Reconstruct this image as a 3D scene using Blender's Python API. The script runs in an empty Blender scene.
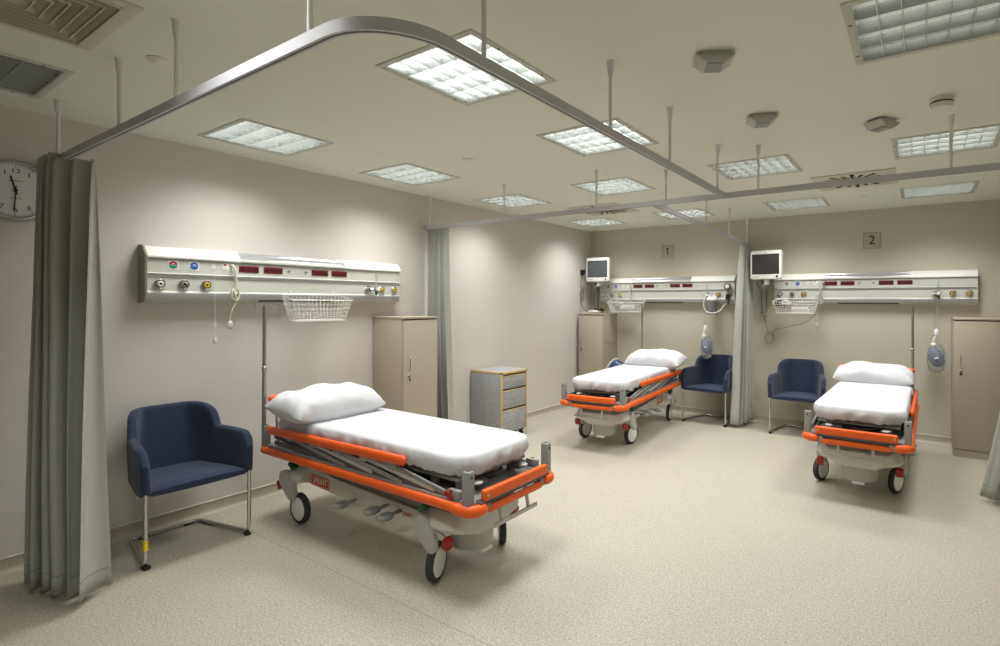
import bpy, bmesh, math, random
from mathutils import Vector, Matrix, Euler, noise
random.seed(7)
PI = math.pi
scn = bpy.context.scene
COL = scn.collection
V = Vector

# ------------------------------------------------------------------ materials
def lin(c):
    return tuple(((x/255)/12.92 if x/255 <= .04045 else ((x/255+.055)/1.055)**2.4) for x in c)

def mat(name, rgb, rough=.5, metal=0., var=.04, scale=30., bump=0., bscale=None, spec=.5, emit=None, estr=0., alpha=1., trans=0., sheen=0.):
    m = bpy.data.materials.new(name); m.use_nodes = True
    nt = m.node_tree; N = nt.nodes; L = nt.links
    b = N['Principled BSDF']; c = lin(rgb)
    tc = N.new('ShaderNodeTexCoord')
    if var > 0:
        nz = N.new('ShaderNodeTexNoise'); nz.inputs['Scale'].default_value = scale; nz.inputs['Detail'].default_value = 3
        L.new(tc.outputs['Object'], nz.inputs['Vector'])
        mx = N.new('ShaderNodeMix'); mx.data_type = 'RGBA'
        mx.inputs[6].default_value = tuple(max(0, x*(1-var)) for x in c)+(1,)
        mx.inputs[7].default_value = tuple(min(1, x*(1+var)) for x in c)+(1,)
        L.new(nz.outputs['Fac'], mx.inputs[0]); L.new(mx.outputs[2], b.inputs['Base Color'])
    else:
        b.inputs['Base Color'].default_value = c+(1,)
    b.inputs['Roughness'].default_value = rough; b.inputs['Metallic'].default_value = metal
    b.inputs['Specular IOR Level'].default_value = spec
    if trans: b.inputs['Transmission Weight'].default_value = trans
    if alpha < 1: b.inputs['Alpha'].default_value = alpha
    if sheen: b.inputs['Sheen Weight'].default_value = sheen
    if emit:
        b.inputs['Emission Color'].default_value = lin(emit)+(1,); b.inputs['Emission Strength'].default_value = estr
    if bump > 0:
        n2 = N.new('ShaderNodeTexNoise'); n2.inputs['Scale'].default_value = bscale or scale; n2.inputs['Detail'].default_value = 4
        L.new(tc.outputs['Object'], n2.inputs['Vector'])
        bp = N.new('ShaderNodeBump'); bp.inputs['Strength'].default_value = bump; bp.inputs['Distance'].default_value = .01
        L.new(n2.outputs['Fac'], bp.inputs['Height']); L.new(bp.outputs['Normal'], b.inputs['Normal'])
    return m

def speckle(name, base, dark, light, scale, rough, lines=(), amt=.55):
    """speckled vinyl / laminate: a base tone with dark and light flecks, optional welded seams along x"""
    m = mat(name, base, rough=rough, var=0)
    nt = m.node_tree; N = nt.nodes; L = nt.links; b = N['Principled BSDF']
    tc = N.new('ShaderNodeTexCoord')
    def fleck(sc, lo, hi):
        n = N.new('ShaderNodeTexNoise'); n.inputs['Scale'].default_value = sc; n.inputs['Detail'].default_value = 2
        L.new(tc.outputs['Object'], n.inputs['Vector'])
        r = N.new('ShaderNodeMapRange'); r.inputs['From Min'].default_value = lo; r.inputs['From Max'].default_value = hi
        r.inputs['To Max'].default_value = amt
        L.new(n.outputs['Fac'], r.inputs['Value']); return r.outputs['Result']
    col = None
    for (c, sc, lo, hi) in ((dark, scale, .52, .68), (light, scale*1.17+3, .52, .68)):
        mx = N.new('ShaderNodeMix'); mx.data_type = 'RGBA'
        if col is None: mx.inputs[6].default_value = lin(base)+(1,)
        else: L.new(col, mx.inputs[6])
        mx.inputs[7].default_value = lin(c)+(1,)
        L.new(fleck(sc, lo, hi), mx.inputs[0]); col = mx.outputs[2]
    if lines:
        sp = N.new('ShaderNodeSeparateXYZ'); L.new(tc.outputs['Object'], sp.inputs[0])
        for y0 in lines:
            a = N.new('ShaderNodeMath'); a.operation = 'SUBTRACT'; a.inputs[1].default_value = y0; L.new(sp.outputs['Y'], a.inputs[0])
            ab = N.new('ShaderNodeMath'); ab.operation = 'ABSOLUTE'; L.new(a.outputs[0], ab.inputs[0])
            lt = N.new('ShaderNodeMath'); lt.operation = 'LESS_THAN'; lt.inputs[1].default_value = .0022; L.new(ab.outputs[0], lt.inputs[0])
            ml = N.new('ShaderNodeMath'); ml.operation = 'MULTIPLY'; ml.inputs[1].default_value = .6; L.new(lt.outputs[0], ml.inputs[0])
            mx = N.new('ShaderNodeMix'); mx.data_type = 'RGBA'; L.new(col, mx.inputs[6]); mx.inputs[7].default_value = lin((110, 104, 90))+(1,)
            L.new(ml.outputs[0], mx.inputs[0]); col = mx.outputs[2]
    L.new(col, b.inputs['Base Color'])
    return m

def fabric(name, rgb, sc=700, bump=.25, var=.08):
    m = mat(name, rgb, rough=.9, var=var, scale=14, spec=.15, sheen=.15)
    nt = m.node_tree; N = nt.nodes; L = nt.links; b = N['Principled BSDF']
    tc = N.new('ShaderNodeTexCoord')
    n = N.new('ShaderNodeTexNoise'); n.inputs['Scale'].default_value = sc; L.new(tc.outputs['Object'], n.inputs['Vector'])
    bp = N.new('ShaderNodeBump'); bp.inputs['Strength'].default_value = bump; bp.inputs['Distance'].default_value = .002
    L.new(n.outputs['Fac'], bp.inputs['Height']); L.new(bp.outputs['Normal'], b.inputs['Normal'])
    return m

MT = dict(
    wall_l=mat('wall_vinyl_pale', (212, 207, 202), .62, var=.02, scale=90, bump=.05, bscale=260, spec=.3),
    wall_b=mat('wall_vinyl_beige', (198, 193, 176), .62, var=.02, scale=90, bump=.05, bscale=260, spec=.3),  # same paint as wall_l, with dimmer, warmer light put into the colour
    ceil=mat('ceiling_paint', (224, 225, 214), .85, var=.015, scale=2.5, spec=.2),
    floor=speckle('floor_vinyl', (172, 167, 152), (116, 110, 95), (222, 217, 203), 85, .5, lines=(-5.5,)),
    cove=speckle('cove_vinyl', (172, 166, 150), (150, 143, 125), (205, 199, 183), 150, .5),
    capstrip=mat('cove_cap', (208, 202, 188), .5),
    alu=mat('aluminium', (188, 189, 194), .34, .75, var=.02),
    track=mat('track_aluminium', (196, 196, 202), .45, .1, var=.02),
    rod=mat('rod_enamel', (224, 224, 226), .45, .0, var=.02),
    chrome=mat('chrome', (205, 205, 205), .16, 1., var=.01),
    steel=mat('brushed_steel', (170, 168, 163), .3, .9, var=.03, scale=60),
    white=mat('white_plastic', (232, 232, 228), .4, var=.01),
    offw=mat('off_white_plastic', (216, 215, 206), .45, var=.015),
    lens=mat('light_lens', (186, 187, 191), .25, .5, var=.02),
    panel=mat('panel_enamel', (199, 201, 193), .42, var=.01),
    endcap=mat('endcap_taupe', (150, 147, 130), .5, var=.02),
    cab=mat('cabinet_taupe', (176, 166, 146), .5, var=.02, scale=20),
    cabd=mat('cabinet_door_taupe', (180, 171, 152), .45, var=.02, scale=20),
    gap=mat('dark_gap', (40, 38, 34), .8, var=0),
    black=mat('black_plastic', (24, 24, 25), .5, var=.05),
    rubber=mat('black_rubber', (52, 52, 54), .7, var=.06),
    orange=mat('orange_plastic', (232, 94, 18), .42, var=.03, scale=20),
    grey=mat('grey_plastic', (142, 143, 142), .45, var=.03),
    dgrey=mat('dark_grey_plastic', (84, 84, 84), .5, var=.05),
    lgrey=mat('light_grey_plastic', (182, 181, 176), .45, var=.02),
    base=mat('base_cover_grey', (212, 210, 203), .45, var=.02),
    based=mat('base_upper_taupe', (140, 135, 122), .5, var=.02),  # darker tone carries the shade between beam and bumper
    red=mat('red_plastic', (150, 28, 24), .45, var=.05),
    green=mat('green_plastic', (22, 92, 52), .45, var=.05),
    logo=mat('logo_red', (205, 66, 36), .5, var=0),
    markred=mat('mark_red', (165, 30, 30), .5, var=0),
    darkred=mat('socket_red', (112, 14, 26), .4, var=.08),
    socket=mat('socket_well', (64, 10, 22), .5, var=0),
    yellow=mat('yellow_plastic', (214, 184, 62), .4, var=.03),
    tape=mat('yellow_tape', (232, 208, 20), .5, var=.03),
    blue=mat('label_blue', (28, 84, 170), .5, var=0),
    labr=mat('label_red', (170, 30, 60), .5, var=0),
    labg=mat('label_green', (40, 140, 110), .5, var=0),
    navy=fabric('navy_upholstery', (47, 57, 78), 500, .35, .1),
    sheet=mat('white_sheet', (205, 206, 210), .8, var=.012, scale=8, bump=.25, bscale=9, spec=.2),
    pillow=mat('white_pillowcase', (208, 209, 213), .8, var=.012, scale=8, bump=.3, bscale=11, spec=.2),
    curtain=fabric('grey_green_curtain', (172, 174, 167), 900, .2, .06),
    lam=speckle('grey_fleck_laminate', (160, 162, 164), (112, 114, 118), (205, 207, 209), 70, .45),
    wood=mat('beech_edge', (206, 182, 132), .5, var=.1, scale=18),
    wire=mat('white_wire', (226, 225, 220), .4, var=0),
    cord=mat('cream_cord', (206, 202, 186), .5, var=.02),
    cordg=mat('grey_cord', (112, 110, 106), .55, var=.02),
    screen=mat('monitor_glass', (84, 88, 94), .12, var=.02),
    screend=mat('monitor_glass_dark', (62, 60, 58), .12, var=.02),
    ink=mat('black_ink', (22, 22, 22), .6, var=0),
    sign=mat('sign_plate', (182, 176, 156), .5, var=.01),
    signedge=mat('sign_edge', (128, 122, 106), .5, var=0),
    face=mat('clock_face', (226, 228, 230), .4, var=0),
    bezel=mat('clock_bezel', (176, 177, 178), .35, .4, var=.02),
    clear=mat('clear_plastic', (215, 220, 222), .12, var=0, trans=.75, alpha=.55),
    bagblue=mat('blue_silicone', (142, 153, 188), .25, var=.05, trans=.25, alpha=.85),
    jar=mat('smoked_canister', (122, 122, 124), .2, var=.03, alpha=.85),
    binblue=mat('blue_film', (38, 66, 104), .25, var=.25, scale=18),
    vent=mat('diffuser_enamel', (200, 196, 178), .55, var=.01),
    ventd=mat('duct_dark', (26, 25, 22), .9, var=0),
    frame=mat('luminaire_frame', (190, 190, 182), .5, var=.01),
    pan=mat('luminaire_reflector', (235, 236, 234), .35, var=0),
    louver=mat('louver_silver', (204, 208, 207), .25, .6, var=0),
    ltube_on=mat('lamp_tube_lit', (255, 255, 250), .5, var=0, emit=(255, 255, 250), estr=8.),
    ltube_mid=mat('lamp_tube_mid', (255, 255, 250), .5, var=0, emit=(255, 255, 246), estr=4.2),
    ltube_near=mat('lamp_tube_near', (255, 255, 250), .5, var=0, emit=(255, 255, 246), estr=2.2),  # tubes of the added fill lights out of frame
    ltube_low=mat('lamp_tube_low', (255, 255, 250), .5, var=0, emit=(255, 255, 246), estr=.5),
    ltube_off=mat('lamp_tube_off', (225, 226, 224), .4, var=0),
)

# ------------------------------------------------------------------ mesh builder
class MB:
    def __init__(s): s.bm = bmesh.new()
    def _merge(s, b, mtx=None):
        if mtx is not None: bmesh.ops.transform(b, matrix=mtx, verts=b.verts)
        me = bpy.data.meshes.new('tmp'); b.to_mesh(me); b.free(); s.bm.from_mesh(me); bpy.data.meshes.remove(me)
        return s
    def box(s, c, d, bev=0., rot=None, seg=2):
        b = bmesh.new(); bmesh.ops.create_cube(b, size=1)
        bmesh.ops.scale(b, vec=d, verts=b.verts)
        if bev > 0: bmesh.ops.bevel(b, geom=list(b.edges), offset=bev, segments=seg, profile=.5, affect='EDGES')
        m = Matrix.Translation(c)
        if rot is not None: m = m @ Euler(rot).to_matrix().to_4x4()
        return s._merge(b, m)
    def span(s, a, b, bev=0., seg=2):
        return s.box([(a[i]+b[i])/2 for i in range(3)], [abs(b[i]-a[i]) for i in range(3)], bev, None, seg)
    def cyl(s, p0, p1, r0, r1=None, n=20):
        p0, p1 = V(p0), V(p1); d = p1-p0
        b = bmesh.new()
        bmesh.ops.create_cone(b, cap_ends=True, segments=n, radius1=r0, radius2=r0 if r1 is None else r1, depth=d.length)
        return s._merge(b, Matrix.Translation((p0+p1)/2) @ d.to_track_quat('Z', 'Y').to_matrix().to_4x4())
    def bar(s, p0, p1, w, h, bev=0., up=(0, 0, 1)):
        """rectangular bar from p0 to p1, w across, h along up"""
        p0, p1 = V(p0), V(p1); d = (p1-p0); x = d.normalized(); u = V(up); y = u.cross(x).normalized(); z = x.cross(y)
        b = bmesh.new(); bmesh.ops.create_cube(b, size=1); bmesh.ops.scale(b, vec=(d.length, w, h), verts=b.verts)
        if bev > 0: bmesh.ops.bevel(b, geom=list(b.edges), offset=bev, segments=3, profile=.5, affect='EDGES')
        m = Matrix((x, y, z)).transposed().to_4x4(); m.translation = (p0+p1)/2
        return s._merge(b, m)
    def tube(s, pts, r, n=8, closed=False, sq=(1, 1), rnd=0, up=None):
        P = [V(p) for p in pts]; k = len(P)
        rad = list(r) if isinstance(r, (list, tuple)) else [r]*k
        if rnd and not closed:
            d0 = (P[0]-P[1]).normalized(); d1 = (P[-1]-P[-2]).normalized(); pre, post, rp, rq = [], [], [], []
            for i in range(rnd, 0, -1):
                a = (i/rnd)*PI/2*.97
                pre.append(P[0]+d0*rad[0]*math.sin(a)); rp.append(rad[0]*math.cos(a))
                post.insert(0, P[-1]+d1*rad[-1]*math.sin(a)); rq.insert(0, rad[-1]*math.cos(a))
            P = pre+P+post; rad = rp+rad+rq; k = len(P)
        T = []
        for i in range(k):
            a = P[(i-1) % k] if (closed or i > 0) else P[i]; b = P[(i+1) % k] if (closed or i < k-1) else P[i]
            T.append((b-a).normalized())
        u = V(up) if up is not None else (V((0, 0, 1)) if abs(T[0].z) < .9 else V((1, 0, 0)))
        nrm = (u-T[0]*u.dot(T[0])).normalized(); rings = []
        for i in range(k):
            if i:
                if up is not None: nrm = (u-T[i]*u.dot(T[i])).normalized()
                else:
                    q = T[i-1].rotation_difference(T[i]); nrm = (q @ nrm); nrm = (nrm-T[i]*nrm.dot(T[i])).normalized()
            bi = T[i].cross(nrm)
            rings.append([s.bm.verts.new(P[i]+nrm*(math.cos(2*PI*j/n)*rad[i]*sq[1])+bi*(math.sin(2*PI*j/n)*rad[i]*sq[0])) for j in range(n)])
        for i in range(k if closed else k-1):
            A, B = rings[i], rings[(i+1) % k]
            for j in range(n): s.bm.faces.new((A[j], A[(j+1) % n], B[(j+1) % n], B[j]))
        if not closed:
            s.bm.faces.new(rings[0][::-1]); s.bm.faces.new(rings[-1])
        return s
    def lathe(s, prof, o=(0, 0, 0), axis=(0, 0, 1), n=24, sc=(1, 1)):
        b = bmesh.new(); R = []
        for (r, z) in prof:
            R.append([b.verts.new((max(r, 1e-5)*math.cos(2*PI*j/n)*sc[0], max(r, 1e-5)*math.sin(2*PI*j/n)*sc[1], z)) for j in range(n)])
        for A, B in zip(R, R[1:]):
            for j in range(n): b.faces.new((A[j], A[(j+1) % n], B[(j+1) % n], B[j]))
        b.faces.new(R[0][::-1]); b.faces.new(R[-1])
        return s._merge(b, Matrix.Translation(o) @ V(axis).to_track_quat('Z', 'Y').to_matrix().to_4x4())
    def prism(s, poly, fn, a, b, bev=0.):
        """extrude a 2-D outline: fn(p, q, t) -> xyz with t from a to b"""
        t = bmesh.new()
        A = [t.verts.new(fn(p, q, a)) for p, q in poly]; B = [t.verts.new(fn(p, q, b)) for p, q in poly]
        t.faces.new(A); t.faces.new(B[::-1]); k = len(poly)
        for i in range(k): t.faces.new((A[i], B[i], B[(i+1) % k], A[(i+1) % k]))
        bmesh.ops.recalc_face_normals(t, faces=t.faces)
        if bev > 0:
            e = [x for x in t.edges if not (x.verts[0] in A) ^ (x.verts[1] in A)]
            bmesh.ops.bevel(t, geom=e, offset=bev, segments=2, profile=.5, affect='EDGES')
        return s._merge(t)
    def ell(s, c, r, rot=None, sub=3):
        b = bmesh.new(); bmesh.ops.create_icosphere(b, subdivisions=sub, radius=1); bmesh.ops.scale(b, vec=r, verts=b.verts)
        m = Matrix.Translation(c)
        if rot is not None: m = m @ Euler(rot).to_matrix().to_4x4()
        return s._merge(b, m)
    def grid(s, G, close_u=False):
        R = [[s.bm.verts.new(p) for p in row] for row in G]
        for i in range(len(R)-1):
            k = len(R[i])
            for j in range(k if close_u else k-1):
                s.bm.faces.new((R[i][j], R[i][(j+1) % k], R[i+1][(j+1) % k], R[i+1][j]))
        return R
    def done(s, name, m, parent=None, ang=38, loc=None, recalc=True):
        if recalc: bmesh.ops.recalc_face_normals(s.bm, faces=s.bm.faces)
        me = bpy.data.meshes.new(name); s.bm.to_mesh(me); s.bm.free()
        me.polygons.foreach_set('use_smooth', [True]*len(me.polygons)); me.set_sharp_from_angle(angle=math.radians(ang))
        me.materials.append(m)
        o = bpy.data.objects.new(name, me); COL.objects.link(o)
        if parent: o.parent = parent
        if loc: o.location = loc
        return o

def circ(cx, cz, r, n=24, a0=0, a1=2*PI, sx=1.):
    return [(cx+r*sx*math.cos(a0+(a1-a0)*i/n), cz+r*math.sin(a0+(a1-a0)*i/n)) for i in range(n + (0 if abs(a1-a0-2*PI) < 1e-6 else 1))]
def rrect(x0, z0, x1, z1, r, n=5):
    o = []
    for cx, cz, a in ((x1-r, z1-r, 0), (x0+r, z1-r, PI/2), (x0+r, z0+r, PI), (x1-r, z0+r, 1.5*PI)):
        o += [(cx+r*math.cos(a+PI/2*i/n), cz+r*math.sin(a+PI/2*i/n)) for i in range(n+1)]
    return o
def smooth(pts, k=6):
    P = [V(p) for p in pts]; P = [P[0]*2-P[1]]+P+[P[-1]*2-P[-2]]; out = []
    for i in range(1, len(P)-2):
        a, b, c, d = P[i-1:i+3]
        for j in range(k):
            t = j/k
            out.append(.5*((2*b)+(c-a)*t+(2*a-5*b+4*c-d)*t*t+(3*b-a-3*c+d)*t**3))
    out.append(P[-2]); return out
def fillet(pts, r, n=6):
    """polyline with rounded corners"""
    P = [V(p) for p in pts]; out = [P[0]]
    for a, b, c in zip(P, P[1:], P[2:]):
        d0, d1 = (a-b).normalized(), (c-b).normalized(); ang = d0.angle(d1); t = min(r/math.tan(ang/2), (a-b).length*.49, (c-b).length*.49)
        s0, s1 = b+d0*t, b+d1*t
        for i in range(n+1):
            f = i/n; out.append((s0.lerp(b, f)).lerp(b.lerp(s1, f), f))
    out.append(P[-1]); return out

def tag(o, label, cat, group=None):
    o['label'] = label; o['category'] = cat
    if group: o['group'] = group
    return o
def thing(name, label, cat, loc=(0, 0, 0), rz=0., group=None):
    o = bpy.data.objects.new(name, None); o.empty_display_size = .1; COL.objects.link(o)
    o.location = loc; o.rotation_euler = (0, 0, rz)
    return tag(o, label, cat, group)
def struct(o): o['kind'] = 'structure'; return o
def text(name, body, size, m, parent, loc, rot=(PI/2, 0, 0), ext=.0008, sx=1., align='CENTER'):
    cu = bpy.data.curves.new('lettering', 'FONT'); cu.body = body; cu.size = size; cu.extrude = ext
    cu.align_x = align; cu.align_y = 'CENTER'
    t = bpy.data.objects.new('lettering', cu); COL.objects.link(t)
    dg = bpy.context.evaluated_depsgraph_get()
    me = bpy.data.meshes.new_from_object(t.evaluated_get(dg)); bpy.data.objects.remove(t); bpy.data.curves.remove(cu)
    me.name = name; me.materials.clear(); me.materials.append(m)
    o = bpy.data.objects.new(name, me); COL.objects.link(o); o.parent = parent; o.location = loc; o.rotation_euler = rot; o.scale = (sx, 1, 1)
    return o
def copy_tree(o, parent=None):
    c = o.copy(); COL.objects.link(c)
    if parent: c.parent = parent
    for ch in list(o.children): copy_tree(ch, c)
    return c
LW = PI/2            # things built facing local -Y: rz=0 hangs on the back wall, rz=LW on the left wall

# ------------------------------------------------------------------ room
H = 2.70; XR = 6.7; YF = -9.4
CELL = .31
LIGHTS = [  # centre x, y, lamp state
    (.63, -6.82, 'off'), (.63, -5.42, 'on'), (.63, -4.17, 'on'), (.62, -2.72, 'on'), (.61, -.86, 'on'),
    (2.55, -5.435, 'on'), (2.55, -4.165, 'on'), (1.91, -2.77, 'on'), (1.89, -.89, 'on'),
    (3.25, -2.77, 'mid'), (3.22, -.85, 'mid'), (4.45, -4.805, 'low'), (4.53, -2.77, 'mid'), (4.525, -.89, 'mid'),
    (2.55, -6.84, 'on'), (4.45, -6.9, 'near'), (6.0, -4.8, 'near'), (6.0, -6.9, 'near')]   # the last four are added fill lights for the near room, out of frame
DIFF = (1.61, -6.86)
holes = [(x-.285, y-.285, x+.285, y+.285) for x, y, _ in LIGHTS] + [(DIFF[0]-.28, DIFF[1]-.28, DIFF[0]+.28, DIFF[1]+.28)]
xs = sorted({0., XR} | {h[0] for h in holes} | {h[2] for h in holes}); ys = sorted({0., YF} | {h[1] for h in holes} | {h[3] for h in holes})
b = MB(); vm = {}
def gv(x, y):
    if (x, y) not in vm: vm[(x, y)] = b.bm.verts.new((x, y, H))
    return vm[(x, y)]
for x0, x1 in zip(xs, xs[1:]):
    for y0, y1 in zip(ys, ys[1:]):
        cx, cy = (x0+x1)/2, (y0+y1)/2
        if any(h[0] < cx < h[2] and h[1] < cy < h[3] for h in holes): continue
        b.bm.faces.new((gv(x0, y0), gv(x0, y1), gv(x1, y1), gv(x1, y0)))
struct(b.done('ceiling', MT['ceil'], recalc=False))
struct(MB().span((-.1, YF-.1, -.1), (XR+.1, .1, 0)).done('floor', MT['floor']))
struct(MB().span((-.1, YF-.1, 0), (0, .1, H+.25)).done('wall_left', MT['wall_l']))
struct(MB().span((0, 0, 0), (XR, .1, H+.25)).done('wall_back', MT['wall_b']))
struct(MB().span((XR, YF-.1, 0), (XR+.1, .1, H+.25)).done('wall_right', MT['wall_b']))
struct(MB().span((0, YF-.1, 0), (XR, YF, H+.25)).done('wall_front', MT['wall_l']))
# coved skirting: the floor vinyl turned up the wall, a pale cap strip on top
cove = [(0, 0), (.035, 0), (.02, .006), (.009, .018), (.0035, .035), (.003, .082), (0, .082)]
cap = [(0, .081), (.0055, .081), (.0055, .087), (.003, .0895), (0, .09)]
struct(MB().prism(cove, lambda p, q, t: (p, t, q), YF, 0).done('baseboard_left', MT['cove']))
struct(MB().prism(cap, lambda p, q, t: (p, t, q), YF, 0).done('trim_left', MT['capstrip']))
struct(MB().prism(cove, lambda p, q, t: (t, -p, q), 0, XR).done('baseboard_back', MT['cove']))
struct(MB().prism(cap, lambda p, q, t: (t, -p, q), 0, XR).done('trim_back', MT['capstrip']))

# ------------------------------------------------------------------ luminaires
def luminaire(x, y, st, label, group):
    r = thing('ceiling_light', label, 'ceiling light', (x, y, H), 0, group)
    f = MB()
    for s in (-1, 1):
        f.span((-.31, s*.31, -.005), (.31, s*.278, .003), .0015); f.span((s*.31, -.278, -.005), (s*.278, .278, .003), .0015)
    fr = f.done('frame', MT['frame'], r)
    for s in (-1, 1):
        for t in (-.12, .2): MB().cyl((s*.294, t, -.0065), (s*.294, t, -.004), .007, n=10).done('clip', MT['dgrey'], fr)
    p = MB(); h = .09; w = .284
    p.grid([[(-w, -w, 0), (w, -w, 0), (w, w, 0), (-w, w, 0)], [(-w, -w, h), (w, -w, h), (w, w, h), (-w, w, h)]], True)
    p.bm.verts.ensure_lookup_table(); p.bm.faces.new(p.bm.verts[4:8])
    p.done('reflector', MT['pan'], r, recalc=False)
    l = MB()
    for k in range(5):
        yy = -.277+k*.1385
        l.prism([(-.0012, .0), (.0012, .0), (.006, .045), (-.006, .045)], lambda p, q, t: (t, yy+p, q), -.277, .277)
    for k in range(8):
        xx = -.277+k*.554/7
        l.prism([(-.0012, .001), (.0012, .001), (.004, .043), (-.004, .043)], lambda p, q, t: (xx+p, t, q), -.277, .277)
    l.done('louver', MT['louver'], r)
    for k in range(4):
        yy = -.2078+k*.1385
        MB().cyl((-.272, yy, .066), (.272, yy, .066), .013, n=8).done('lamp_tube', MT['ltube_'+st], r)
    if st != 'off':
        e = {'on': 12., 'mid': 13.5, 'low': 3., 'near': 9.5}[st]
        ld = bpy.data.lights.new('ceiling_light_lamp', 'AREA'); ld.shape = 'SQUARE'; ld.size = .54; ld.energy = e
        ld.spread = math.radians(125); ld.color = (1., .995, .965)
        lo = bpy.data.objects.new('ceiling_light_lamp', ld); COL.objects.link(lo); lo.parent = r; lo.location = (0, 0, -.008)
LL = ['unlit square louvre ceiling light beside the clock wall',
      'lit square louvre ceiling light nearest the wall above the first headwall panel',
      'lit louvre ceiling light by the left wall, just before the far curtain pole',
      'lit louvre ceiling light by the left wall, first one beyond the long curtain track',
      'lit louvre ceiling light in the far left corner of the ceiling',
      'largest bright louvre ceiling light, crossed by the curved curtain track',
      'lit louvre ceiling light crossed by the straight arm of the curved track',
      'lit louvre ceiling light just above the branch in the curtain tracks',
      'lit louvre ceiling light by the back wall, above the wall sign 1',
      'louvre ceiling light with shadowed cells just beyond the end of the curved track',
      'louvre ceiling light by the back wall, above the right-hand monitor',
      'dim large louvre ceiling light with grey cells at the top right corner',
      'long looking louvre ceiling light behind the last hanger rod at the right edge',
      'louvre ceiling light by the back wall at right, above the wall sign 2']
LL += ['lit louvre ceiling light just outside the picture above the curved end of the track', 'lit louvre ceiling light outside the picture above the camera',
       'lit louvre ceiling light outside the picture to the right of the track end', 'lit louvre ceiling light outside the picture at the near right']
for (x, y, st), lb in zip(LIGHTS, LL): luminaire(x, y, st, lb, 'square louvre ceiling lights')

# four-way air diffuser
r = thing('air_diffuser', 'square four-way ceiling air diffuser with stepped louvres in the top left corner', 'air vent', (DIFF[0], DIFF[1], H))
f = MB()
for s in (-1, 1):
    f.span((-.31, s*.31, -.008), (.31, s*.262, .002), .002); f.span((s*.31, -.262, -.008), (s*.262, .262, .002), .002)
f.done('frame', MT['vent'], r)
for k in range(6):
    a = .262-k*.04; c = a-.036; b = MB()
    def sq(w, z): return [(-w, -w, z), (w, -w, z), (w, w, z), (-w, w, z)]
    b.grid([sq(a, -.006), sq(c, .034), sq(c-.002, .034), sq(a-.006, -.002), sq(a-.006, -.016), sq(a-.002, -.016), sq(a, -.006)], True); b.done('louver_ring', MT['vent'], r, ang=20)
MB().span((-.285, -.285, .05), (.285, .285, .06)).done('duct_back', MT['ventd'], r)

# swirl diffusers
def swirl(x, y, label):
    r = thing('swirl_diffuser', label, 'air vent', (x, y, H), 0, 'swirl air diffusers')
    MB().span((-.325, -.325, -.01), (.325, .325, .0), .003).done('plate', MT['vent'], r)
    MB().lathe([(.0, -.014), (.03, -.013), (.035, -.0095)], n=20).done('hub', MT['vent'], r)
    b = MB(); fns = MB()
    for k in range(20):
        a = 2*PI*k/20; d = V((math.cos(a), math.sin(a), 0)); 
        b.bar(d*.085+V((0, 0, -.0105)), d*(.295 if k % 2 else .25)+V((0, 0, -.0105)), .034, .002)
        e = V((math.cos(a+.05), math.sin(a+.05), 0)); fns.bar(e*.12+V((0, 0, -.012)), e*.24+V((0, 0, -.012)), .005, .003)
    b.done('slot', MT['ventd'], r); fns.done('fin', MT['vent'], r)
swirl(1.21, -1.73, 'square swirl air diffuser with radial slots near the left wall, above the far left bed')
swirl(3.89, -1.84, 'square swirl air diffuser with radial slots above the right-hand bed')

# small ceiling devices
def fitting(x, y, rz, label):
    r = thing('emergency_light', label, 'emergency light', (x, y, H), rz, 'emergency lights on the ceiling')
    MB().box((0, 0, -.012), (.12, .11, .024), .004).done('mount', MT['lgrey'], r)
    MB().prism([(-.085, -.018), (.085, -.018), (.08, -.026), (.045, -.052), (-.045, -.052), (-.08, -.026)], lambda p, q, t: (p, t, q), -.06, .06, .003).done('housing', MT['lgrey'], r)
    MB().box((0, 0, -.0555), (.075, .1, .004), .002).done('lens', MT['grey'], r)
fitting(3.61, -4.96, .5, 'grey box emergency light on the ceiling, the nearest and largest')
fitting(3.60, -4.03, .4, 'grey box emergency light between the nearest one and the track end')
fitting(4.19, -3.55, 1.0, 'grey boat-shaped emergency light beside the smoke detector')
r = thing('smoke_detector', 'round white smoke detector on the ceiling at upper right', 'smoke detector', (4.485, -3.79, H))
MB().lathe([(.0, 0), (.056, 0), (.056, -.012), (.05, -.014)], n=28).done('base', MT['offw'], r)
MB().lathe([(.05, -.012), (.054, -.04), (.046, -.058), (.0, -.06)], n=28).done('cover', MT['offw'], r)
MB().lathe([(.0535, -.026), (.0545, -.0265), (.0545, -.032), (.0525, -.033)], n=28).done('slot', MT['black'], r)
for (x, y, lb) in ((1.445, -6.345, 'small flat round cap on the ceiling beside the curved track, near the air diffuser'),
                   (1.435, -4.284, 'small round cap on the ceiling behind the curved track, between bright lights'),
                   (3.877, -.974, 'small round cap on the ceiling between the two back-right lights'),
                   (1.31, -.97, 'small round cap on the ceiling beyond the far left swirl diffuser')):
    tag(MB().lathe([(0, 0), (.042, 0), (.042, -.004), (.036, -.008), (0, -.009)], (x, y, H), n=24).done('ceiling_sprinkler_disc', MT['offw']), lb, 'ceiling cap', 'round ceiling caps')

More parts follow.
